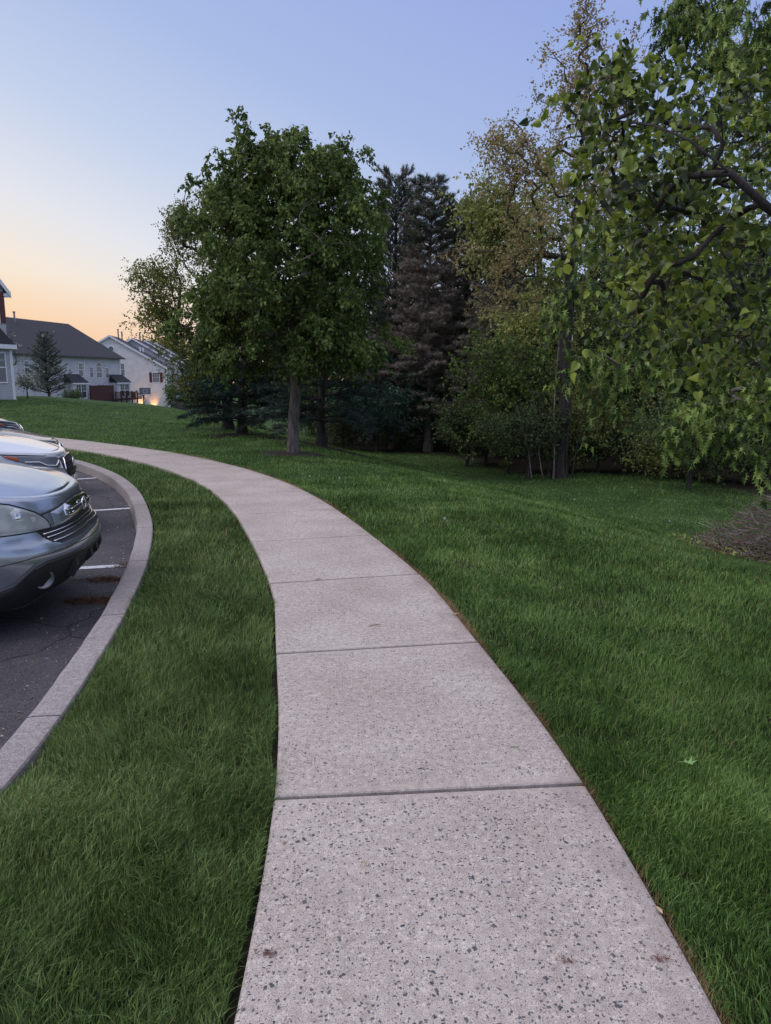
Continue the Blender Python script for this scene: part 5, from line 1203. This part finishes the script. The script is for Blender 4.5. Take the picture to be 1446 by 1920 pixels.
def car(name, label, nose, deg, mp, style, zs=1.0):
    FZ = FZ0 if style == 'old' else FZ1; off = lambda: 0
    r = empty(name, (nose[0], nose[1], -.15), math.radians(deg)); tag(r, label, 'car', 'cars parked nose-in to the curving kerb')
    r.scale = (1, 1, zs)
    ss = np.concatenate([np.arange(0, 1.6, .03), np.arange(1.6, CSL-.9, .035), np.arange(CSL-.9, CSL, .03), [CSL-.001]])
    xw = (-.98, -3.42); rw = .37
    def z0(s):
        x = np.interp(s, CS, CP[:, 0]); b = np.interp(s, [0, .33, .63, .83, 1.1], [.33, .30, .25, .19, .20]) if s < CSL-.9 else .24
        for q in xw:
            if abs(x-q) < rw and .95 < s < CSL-.7: b = max(b, .33+math.sqrt(rw*rw-(x-q)**2))
        return b
    nr = 22; V = []; rows = nr+4
    for s in ss:
        x = float(np.interp(s, CS, CP[:, 0])); zt = float(topz(x)); b = z0(s); zz = np.linspace(b, zt-.05, nr)
        # keep rows where the bumper shelf bends
        P = [shell(s, z, 0, FZ) for z in zz]
        for k_, (dz, di) in enumerate(((.030, .006), (.012, .020), (.003, .042), (0., .07))):
            q = shell(s, zt-.05, -di, FZ).copy(); q[2] = zt-dz; P.append(q)
        V += P
    V = np.array(V); ns = len(ss); VL = V*np.array([1, -1, 1])
    F = [(i*rows+j, i*rows+j+1, (i+1)*rows+j+1, (i+1)*rows+j)[::-1] for i in range(ns-1) for j in range(rows-1)]
    o = ns*rows; F += [(o+i*rows+j, o+i*rows+j+1, o+(i+1)*rows+j+1, o+(i+1)*rows+j) for i in range(ns-1) for j in range(rows-1)]
    body = mesh('body', np.concatenate([V, VL]), F, mp, r, smooth=True)
    # bonnet: joins the two top edges with a crown
    T_ = V.reshape(ns, rows, 3)[:, -1]; sel = [i for i in range(ns) if T_[i, 0] > -1.32]; V2 = []; kk = 17; F2 = []
    for n_, i in enumerate(sel):
        x, y, z = T_[i]; cr = .055*sstep(-.1, -.9, x) + .012
        for t in np.linspace(-1, 1, kk):
            rib = .010*math.exp(-((abs(t)-.55)/.12)**2)*sstep(-.2, -.6, x)
            V2.append((x, -y*t, z+cr*(1-abs(t)**2.4)+rib))
        if n_: a = (n_-1)*kk; F2 += [(a+j, a+j+1, a+kk+j+1, a+kk+j) for j in range(kk-1)]
    mesh('bonnet', V2, F2, mp, r, smooth=True)
    # cabin: roof, pillars and glass
    bot = [(-1.22, .0), (-1.30, .60), (-1.55, .80), (-2.5, .82), (-3.4, .82), (-4.0, .78), (-4.2, .55), (-4.24, 0)]; top = [(-2.02, 0), (-2.05, .42), (-2.15, .60), (-2.7, .64), (-3.4, .64), (-3.85, .61), (-3.95, .40), (-3.97, 0)]
    zb_, zt_ = 1.05, 1.60; m = MB(); fullb = bot + [(x, -y) for x, y in bot[-2:0:-1]]; fullt = top + [(x, -y) for x, y in top[-2:0:-1]]; nb = len(fullb)
    m.add([(x, y, zb_-.02) for x, y in fullb] + [(x, y, zt_) for x, y in fullt], [(i, nb+i, nb+(i+1) % nb, (i+1) % nb) for i in range(nb)]); gl = m.build('windows', M_GLASS, r)
    m = MB(); m.add([(x, y, zt_-.01) for x, y in fullt] + [(x*.97-.09, y*.8, zt_+.06) for x, y in fullt] + [(x*.9-.29, y*.35, zt_+.085) for x, y in fullt], [(i, nb+i, nb+(i+1) % nb, (i+1) % nb) for i in range(nb)] + [(nb+i, 2*nb+i, 2*nb+(i+1) % nb, nb+(i+1) % nb) for i in range(nb)] + [tuple(range(2*nb, 3*nb))]); m.build('roof', mp, r, smooth=True)
    for i in (2, 3, 4, 5):
        for sg in (1, -1): m = MB(); m.tube([(bot[i][0], sg*bot[i][1]*1.005, zb_-.03), (top[i][0], sg*top[i][1]*1.01, zt_+.02)], .035, 6); m.build('pillar', mp if i in (2, 5) else M_BLACK, r)
    m = MB(); m.add([(x, y*1.02, zb_-.015) for x, y in fullb]+[(x*1.0, y*1.18 if abs(y) > .1 else y, 1.01) for x, y in fullb], [(i, nb+i, nb+(i+1) % nb, (i+1) % nb) for i in range(nb)]); m.build('cowl', M_BLACK, r)
    m = MB(); m.box((-4.1, -.68, .26), (-.38, .68, .88)); m.build('underbody', M_BLACK, r)
    m = MB(); 
    for q in xw:
        for sg in (1, -1):
            mm = MB(); cc = (q, sg*.79, .34-.0); mm.lathe([(.22, -.10), (.31, -.11), (.335, -.08), (.34, 0), (.335, .08), (.31, .11), (.22, .10)], cc, 28, 'y'); t = mm.build('tyre', M_TYRE, None, True)
            wroot = empty('wheel', (0, 0, 0)); wroot.parent = r; t.parent = wroot
            mm = MB(); mm.lathe([(.225, -.09*sg), (.22, .08*sg), (.19, .06*sg), (.17, .03*sg)], cc, 24, 'y')
            for a_ in range(5):
                an = 2*PI*a_/5; mm.prism([(cc[0]+.05*math.cos(an+1.2), cc[2]+.05*math.sin(an+1.2)), (cc[0]+.20*math.cos(an+.16), cc[2]+.20*math.sin(an+.16)), (cc[0]+.20*math.cos(an-.16), cc[2]+.20*math.sin(an-.16)), (cc[0]+.05*math.cos(an-1.2), cc[2]+.05*math.sin(an-1.2))], 1, cc[1]+sg*.04, cc[1]+sg*.075)
            mm.lathe([(.06, .04*sg), (.055, .085*sg), (0, .09*sg)], cc, 12, 'y'); mm.build('rim', M_RIM, wroot)
    for sg in (1, -1):
        m = MB(); m.tube([(-1.45, sg*.84, 1.06), (-1.45, sg*.95, 1.10)], .03, 6); m.lathe([(0, -.06), (.09, -.05), (.11, 0), (.08, .07), (0, .09)], (-1.47, sg*1.0, 1.12), 12, 'y'); m.build('mirror', mp, r, True)
    for sg in (1, -1): patch('tail_lamp', plain('red_lamp', (.35, .02, .02), .2), r, CSL-.95, CSL-.55, [(0, .78), (9, .78)], [(0, 1.0), (9, 1.0)], both=False)[0].scale = (1, sg, 1)
    if style == 'old':
        top_ = [(.585, .715), (.60, .745), (.63, .775), (.70, .82), (.81, .862), (.91, .895), (1.02, .915), (1.15, .915), (1.30, .885)]; bo_ = [(.585, .705), (.76, .708), (1.04, .712), (1.22, .735), (1.30, .80)]
        for h in patch('headlight', M_LENS, r, .585, 1.30, bo_, top_, off=.012, rows=14, cols=50, both=True): 
            sg = 1 if h.data.vertices[0].co.y < 0 else -1
            m = MB(); c = Vector(shell(.92, .80, -.035, FZ)*np.array([1, sg, 1])); m.lathe([(0, -.02), (.055, -.015), (.082, .02), (.088, .035)], tuple(c), 18, 'y'); m.build('reflector', M_CHROME, h, True)
            m = MB(); c = Vector(shell(.76, .765, -.03, FZ)*np.array([1, sg, 1])); m.lathe([(0, -.02), (.04, -.01), (.055, .03)], tuple(c), 16, 'y'); m.build('bulb', M_REFL, h, True)
        patch('headlight_well', plain('lamp_housing', (.12, .13, .13), .4, var=.4), r, .60, 1.28, [(0, .72), (1.04, .722), (1.28, .80)], [(.6, .73), (.70, .805), (.81, .845), (.91, .88), (1.02, .90), (1.28, .87)], off=.001, both=True, skirt=False)
        trimline('headlight_seam', M_SEAM, r, [(1.30, .887), (1.15, .920), (1.02, .920), (.91, .900), (.81, .867), (.70, .825), (.63, .78), (.60, .748), (.582, .708)], .0045, .002, both=True)
        trimline('bumper_seam', M_SEAM, r, [(.582, .703), (.76, .703), (1.04, .706), (1.24, .735)], .0045, .003, both=True)
        trimline('bonnet_seam', M_SEAM, r, [(.66, .80), (.60, .806), (.50, .812), (.20, .845), (0, .85)], .005, .002, both=True)
        patch('grille_opening', M_BLACK, r, -.72, .72, [(-.72, .690), (-.64, .622), (-.55, .598), (-.3, .605), (0, .618), (.3, .605), (.55, .598), (.64, .622), (.72, .690)], [(-.72, .702), (-.52, .702), (-.2, .722), (0, .73), (.2, .722), (.52, .702), (.72, .702)], off=.004, rows=6, cols=70, skirt=False)
        for k, z in enumerate((.685, .66, .632)):
            e = (.69, .665, .63)[k]
            trimline('grille_slat', M_CHROME, r, [(-e, z-.008), (-.4, z), (0, z+.012), (.4, z), (e, z-.008)], .0055, .016)
        patch('grille_panel', mp, r, -.54, .54, [(-.54, .708), (-.45, .700), (0, .728), (.45, .700), (.54, .708)], [(-.54, .80), (-.5, .805), (-.2, .838), (0, .842), (.2, .838), (.5, .805), (.54, .80)], off=.018, rows=8, cols=50)
        patch('chrome_grille', M_CHROME, r, -.40, .40, [(-.40, .745), (-.30, .725), (0, .735), (.30, .725), (.40, .745)], [(-.40, .80), (-.3, .828), (0, .842), (.3, .828), (.40, .80)], off=.032, rows=7, cols=40)
        patch('grille_mesh', M_BLACK, r, -.34, .34, [(-.34, .758), (-.26, .742), (0, .75), (.26, .742), (.34, .758)], [(-.34, .785), (-.26, .81), (0, .822), (.26, .81), (.34, .785)], off=.040, rows=5, cols=30)
        for z in (.768, .79): trimline('grille_bar', M_CHROME, r, [(-.31, z), (0, z+.01), (.31, z)], .005, .046)
        m = MB(); c = Vector(shell(0, .785, .05, FZ)); m.lathe([(0, -.0)], (0, 0, 0), 3)
        m = MB(); m.tube([Vector((c.x-.004*abs(math.cos(t)), .055*math.cos(t), c.z+.045*math.sin(t))) for t in np.linspace(0, 2*PI, 25)], .006, 6, cap=False); m.build('round_badge', M_CHROME, r, True)
        # dark lower apron with fog lamps and tow hooks, under a moulded lip
        zhi = [(0, .475), (.44, .495), (.72, .485), (.81, .455), (.87, .405), (.94, .35), (1.07, .315), (1.16, .30)]; zlo = [(0, .335), (.33, .305), (.63, .255), (.83, .195), (1.16, .20)]
        mi = lambda L_: [(-a, b_) for a, b_ in L_[::-1]] + L_[1:]
        patch('lower_apron', M_BLACK, r, -1.16, 1.16, mi(zlo), mi(zhi), off=.008, rows=10, cols=110)
        trimline('bumper_lip', plain('dark_grey_moulding', (.06, .062, .068), .45), r, mi([(0, .50), (.44, .52), (.72, .51), (.80, .482), (.87, .43), (.94, .372), (1.07, .335), (1.18, .32)]), .013, .004, k=8)
        trimline('bumper_crease', M_SEAM, r, mi([(0, .545), (.44, .562), (.80, .545), (1.1, .51)]), .003, .001)
        for sg in (1, -1):
            m = MB(); c = shell(.72, .37, .006, FZ)*np.array([1, sg, 1]); nrm = Vector((.55, -.83*sg, -.1)).normalized(); q = nrm.to_track_quat('Z', 'Y'); mm = MB(); mm.lathe([(.07, -.012), (.066, .002), (.055, .002), (.05, -.014), (0, -.016)], k=20)
            fo = mm.build('fog_lamp', M_METAL, r, True); fo.location = tuple(c); fo.rotation_euler = q.to_euler()
        for s in (-.42, .42, -.10, .10):
            m = MB(); c = shell(abs(s), .40, .0, FZ)*np.array([1, 1 if s > 0 else -1, 1]); m.prism([(c[0]-.05, .47), (c[0]+.035, .455), (c[0]+.045, .40), (c[0]+.01, .325 if abs(s) > .3 else .37), (c[0]-.05, .36)], 1, c[1]-.035, c[1]+.035); m.build('bumper_pad', M_BLACK, r)
    else:
        top_ = [(.46, .855), (.60, .872), (.75, .88), (1.0, .905), (1.25, .925)]; bo_ = [(.46, .775), (.56, .735), (.75, .765), (.95, .80), (1.1, .85), (1.25, .915)]
        patch('headlight', M_LENSC, r, .46, 1.24, bo_, top_, off=.010, rows=10, cols=50, FZ=FZ, both=True)
        patch('headlight_well', M_METAL, r, .48, 1.18, [(.48, .785), (.58, .75), (.95, .815), (1.18, .885)], [(.48, .85), (.75, .872), (1.18, .91)], off=.001, both=True, skirt=False, FZ=FZ)
        trimline('light_strip', M_TRIM, r, [(1.02, .845), (.86, .835), (.76, .79), (.62, .775), (.52, .82)], .006, .018, FZ=FZ, both=True)
        patch('corner_marker', plain('amber_lens', (.45, .10, .02), .25), r, 1.08, 1.22, [(1.08, .85), (1.22, .905)], [(1.08, .90), (1.22, .918)], off=.014, FZ=FZ, both=True)
        trimline('bonnet_seam', M_SEAM, r, [(1.6, .955), (1.25, .932), (1.0, .91), (.75, .886), (.60, .878), (.40, .864), (0, .866)], .006, .001, FZ=FZ, both=True)
        patch('grille', M_BLACK, r, -.45, .45, [(-.45, .70), (-.34, .625), (0, .61), (.34, .625), (.45, .70)], [(-.45, .84), (0, .85), (.45, .84)], off=.012, rows=8, cols=50, FZ=FZ)
        trimline('chrome_strip', M_CHROME, r, [(.98, .795), (.75, .755), (.52, .722), (.45, .71), (.42, .775), (.36, .83), (.2, .845), (0, .848)], .011, .022, FZ=FZ, both=True)
        for z in (.66, .72, .78): trimline('grille_bar', M_BLACK, r, [(-.38, z), (0, z+.01), (.38, z)], .008, .020, FZ=FZ)
        mm = MB(); c = shell(0, .75, .03, FZ); mm.tube([Vector((c[0], .07*math.cos(t), c[2]+.055*math.sin(t))) for t in np.linspace(0, 2*PI, 21)], .008, 6, cap=False); mm.build('round_badge', M_CHROME, r, True)
        patch('lower_apron', M_BLACK, r, -1.1, 1.1, [(-1.1, .21), (-.6, .255), (0, .335), (.6, .255), (1.1, .21)], [(-1.1, .27), (-.9, .36), (0, .42), (.9, .36), (1.1, .27)], off=.006, rows=8, cols=90, FZ=FZ)
    return r
car('parked_suv', 'weathered grey car nearest the camera with a hazy headlight and chrome grille bars', (-2.215, 5.5), 10, paint('worn_grey_paint', (.36, .40, .47), metal=.75, rough=.24), 'old')
car('parked_suv', 'white car with an angular clear headlight second in the parked row', (-3.62, 8.6), 18, paint('white_paint', (.62, .64, .70), metal=0, rough=.25, dirt=.04), 'new')
car('parked_suv', 'taupe car whose bonnet shows just behind the white one', (-4.95, 11.4), 27, paint('taupe_paint', (.24, .20, .195), metal=.6, rough=.3), 'new', .90)
car('parked_sedan', 'dark blue car farthest along the parked row at the left edge', (-7.05, 14.4), 38, paint('dark_blue_paint', (.05, .06, .085), metal=.5, rough=.25), 'new')

# ---------------------------------------------------------------- small things on the ground
def litter():
    rs = np.random.default_rng(120)
    # pale petals and bits on the asphalt along the kerb
    n = 620; y = rs.uniform(3.2, 13, n); x = xat(CIQ, y) - rs.gamma(1.3, .22, n) - .02; p = np.stack([x, y, np.full(n, -.146)], 1)
    V, F = scatter(DIAM[0], DIAM[1], p, np.concatenate([rs.normal(size=(n, 2)), np.zeros((n, 1))], 1), np.tile([0, 0, 1.], (n, 1)) + rs.normal(0, .25, (n, 3)), rs.uniform(.006, .022, n)*np.where(rs.uniform(size=n) < .06, 2, 1))
    tag(mesh('petal_litter', V, F, leafmat('pale_litter', [(.12,.08,.05), (.26,.20,.15), (.52,.47,.42)], trans=0)), 'pale petals and bits blown against the foot of the kerb', 'litter', kind='stuff')
    # brown catkins heaped in the gutter
    for k, (px, py, sx, sy, n) in enumerate(((205, 1088, .20, .07, 700), (178, 1128, .22, .08, 900), (238, 1062, .10, .06, 200))):
        c = PX(px, py, 1); d = c-np.array([0, 0, EYE]); t = (-.15-EYE)/d[2]; c = np.array([0, 0, EYE])+d*t
        a = rs.normal(size=(n, 3))*np.array([sx, sy, 0])*.6; z = np.abs(rs.normal(0, .012, n))*np.exp(-(a[:, 0]/sx)**2); ps = c+a; ps[:, 2] = -.147+z
        V, F = scatter(NEEDLE[0], NEEDLE[1], ps, rs.normal(size=(n, 3))*np.array([1, 1, .3]), rs.normal(size=(n, 3)), rs.uniform(.02, .06, n), rs.uniform(.003, .007, n))
        tag(mesh('catkin_heap', V, F, leafmat('brown_catkins', [(.035,.018,.010), (.10,.05,.025), (.20,.11,.055)], trans=0)), 'brown catkins and twigs drifted in the gutter ' + ('between kerb and grey car', 'nearest the camera before the grey car', 'at the end of the nearest white line')[k], 'debris', kind='stuff')
    def G(px, py, z=0.):
        d = PX(px, py, 1)-np.array([0, 0, EYE]); return np.array([0, 0, EYE])+d*((z-EYE)/d[2])
    tan = plain('dry_leaf_tan', (.42, .31, .19), .7, var=.25, scale=60); red = plain('reddish_catkin', (.16, .06, .045), .8); grn = plain('fallen_green_leaf', (.16, .28, .08), .5)
    def leaf(px, py, size, az, mt, lab, curl=.35, z=.002, wfac=.6, tmpl=OVAL):
        p = G(px, py, z); m = MB(); V = tmpl[0].copy(); V[:, 0] *= wfac; V[:, 1] -= .5; V[:, 2] += curl*(V[:, 0]**2+.5*V[:, 1]**2); V = V*size; c, s = math.cos(az), math.sin(az)
        V = np.stack([V[:, 0]*c-V[:, 1]*s, V[:, 0]*s+V[:, 1]*c, V[:, 2]], 1); V[:, 2] -= V[:, 2].min()
        n_ = len(V); V2 = np.concatenate([V, V+np.array([0, 0, .0008])]); F = [tuple(f) for f in tmpl[1]] + [tuple(i+n_ for i in f)[::-1] for f in tmpl[1]]
        tag(mesh('fallen_leaf', V2, F, mt, loc=tuple(p)), lab, 'leaf')
    leaf(688, 1620, .030, .2, tan, 'curled tan leaf lying near the middle of the nearest slab')
    leaf(533, 1580, .022, -.6, tan, 'small tan leaf near the left border of the nearest slab')
    leaf(1236, 1708, .040, .15, tan, 'long tan leaf on the right border of the nearest slab', z=.004)
    leaf(790, 1442, .034, 1.5, red, 'thin reddish leaf just before the first joint', wfac=.25)
    leaf(965, 1402, .040, 1.4, grn, 'thin greenish leaf right of the middle of the second slab', wfac=.2)
    leaf(597, 1087, .06, 1.5, red, 'thin red-brown leaf just before the third joint', wfac=.25)
    leaf(703, 1174, .09, 1.7, tan, 'pale splinter-like leaf on the third slab', wfac=.12)
    leaf(1283, 1436, .075, .6, grn, 'light green lobed leaf lying on the right lawn', z=.03, wfac=1, tmpl=MAPLE)
    leaf(853, 1152, .05, 1.2, tan, 'tan leaf at the right border of the third slab', z=.01)
    for k, (px, py, n, lab) in enumerate(((502, 1787, 60, 'reddish catkin cluster on the left of the nearest slab'), (1062, 1800 , 34, 'faint brown catkin on the right of the nearest slab'), (1238, 1800, 40, 'brown twiggy catkin near the right border of the nearest slab'))):
        c = G(px, py, .004); a = rs.normal(0, .010, (n, 3))*np.array([1.3, .6, .25]); a[:, 2] = np.abs(a[:, 2])
        V, F = scatter(NEEDLE[0], NEEDLE[1], a, rs.normal(size=(n, 3))*np.array([1, 1, .4]), rs.normal(size=(n, 3)), rs.uniform(.006, .018, n), rs.uniform(.002, .004, n)); tag(mesh('fallen_catkin', V, F, red, loc=tuple(c)), lab, 'catkin')
    # dandelion clocks
    fl = plain('seed_fluff', (.62, .62, .60), .9); st = plain('pale_stem', (.16, .15, .07), .7)
    for px, py, h, lab, two in ((637, 936, .26, 'dandelion clock on a tall crooked stem beside the path', True), (1077, 945, .05, 'white dandelion clock on the lawn nearest the brush pile side of the hollow', False), (834, 985, .05, 'small white clover flower right of the path bend', False), (581, 902, .05, 'small white flower left of the tall dandelion', False),
                              (1255, 988, .06, 'white flower in the hollow left of the brush pile', False), (262, 815, .07, 'white flower on the lawn slope beyond the path', False), (1250, 900, .06, 'white flower near the shrubs under the maple', False), (132, 800, .07, 'white flower on the slope behind the cars', False)):
        zz = 0
        for _ in range(4): p = G(px, py, zz); zz = float(T(p[0], p[1]))-.045
        o = empty('dandelion', tuple(p)); tag(o, lab, 'flower'); r_ = .016 if h > .1 else .018; h = h+.03
        m = MB(); m.tube([(0, 0, 0), (.008, 0, h*.35), (-.01, 0, h*.6), (0, 0, h)], .0025, 4); m.build('stem', st, o)
        if two: m = MB(); m.tube([(0, 0, h*.4), (-.03, 0, h*.7), (-.035, 0, h*.9)], .002, 4); m.tube([(0, 0, h*.5), (.04, .01, h*.75), (.045, .01, h*.95)], .002, 4); m.build('side_stem', st, o)
        n = 130; d = norm(rs.normal(size=(n, 3))); V, F = scatter(NEEDLE[0], NEEDLE[1], d*.002+np.array([0, 0, h]), d, rs.normal(size=(n, 3)), np.full(n, r_), np.full(n, .0022))
        mesh('seed_head', V, F, fl, o)
    # taller seed stalks in the hollow
    mb = MB()
    for i in range(90):
        px, py = rs.uniform(900, 1400), rs.uniform(900, 1040); zz = 0
        for _ in range(4): p = G(px, py, zz); zz = float(T(p[0], p[1]))-.045
        h = rs.uniform(.10, .22); dx_ = rs.normal(0, .03); mb.tube([tuple(p), (p[0]+dx_*.4, p[1], p[2]+h*.6), (p[0]+dx_, p[1], p[2]+h)], [.002, .0016, .001], 3, cap=False)
    tag(mb.build('seed_stalks', st), 'thin pale grass stalks standing above the lawn in the hollow', 'grass stalks', kind='stuff')
litter()
def brush():
    rs = np.random.default_rng(130); c = np.array((4.72, 8.3)); bz = gz(*c)
    root = empty('brush_pile', (c[0], c[1], bz)); tag(root, 'heap of tangled brown twigs on the lawn at the right edge', 'brush pile')
    mb = MB(); mg = MB()
    for i in range(1700):
        a = rs.uniform(0, 2*PI); rr = rs.uniform(0, 1)**.7; x, y = 1.1*rr*math.cos(a), 1.0*rr*math.sin(a); top = .98*(1-rr**1.5); z = rs.uniform(0, 1)**.6*top+.01
        d = rs.normal(size=3)*np.array([1, 1, .35]); d /= np.linalg.norm(d); L_ = rs.uniform(.15, .55); side = np.cross(d, [0, 0, 1.])*rs.normal(0, .12)*L_
        p = np.array((x, y, z)); P = [p-d*L_/2, p+side-np.array([0, 0, .02]), p+d*L_/2]
        for q in P: q[2] = max(q[2], .01)
        P = [(q[0], q[1], q[2]+float(T(c[0]+q[0], c[1]+q[1]))-float(T(*c))) for q in P]
        w_ = rs.uniform(.0015, .005); (mb if rs.uniform() < .7 else mg).tube(P, [w_, w_*.8, w_*.4], 3, cap=False)
    mb.build('brown_twigs', plain('brown_twig', (.17, .115, .10), .85, var=.4, scale=6), root); mg.build('grey_twigs', plain('grey_twig', (.30, .26, .25), .85, var=.3, scale=6), root)
    n = 2600; a = rs.uniform(0, 2*PI, n); rr = rs.uniform(0, 1, n)**.6*1.25; p = np.stack([rr*np.cos(a), rr*np.sin(a)*.95, np.zeros(n)], 1)
    p[:, 2] = T(c[0]+p[:, 0], c[1]+p[:, 1])-float(T(*c)) + rs.uniform(0, .06, n) + .45*rs.uniform(0, 1, n)*np.clip(1-rr, 0, 1)
    V, F = scatter(DIAM[0], DIAM[1], p, rs.normal(size=(n, 3)), rs.normal(size=(n, 3))+np.array([0, 0, .8]), rs.uniform(.015, .05, n)); mesh('old_leaves', V, F, leafmat('old_leaves', [(.035,.022,.015), (.10,.06,.035), (.20,.14,.08)], trans=.1), root)
    # weedy leaves around its skirt
    n = 900; a = rs.uniform(0, 2*PI, n); rr = rs.uniform(.75, 1.35, n); p = np.stack([rr*np.cos(a), rr*np.sin(a), rs.uniform(.0, .12, n)], 1); p[:, 2] += T(c[0]+p[:, 0], c[1]+p[:, 1])-float(T(*c))
    V, F = scatter(DIAM[0], DIAM[1], p, rs.normal(size=(n, 3))+np.array([0, 0, .5]), rs.normal(size=(n, 3))+np.array([0, 0, .8]), rs.uniform(.02, .06, n)); o = mesh('weed_leaves', V+np.array([c[0], c[1], bz]), F, M_LEAFO); tag(o, 'low weeds growing round the foot of the brush pile', 'weeds', kind='stuff')
brush()
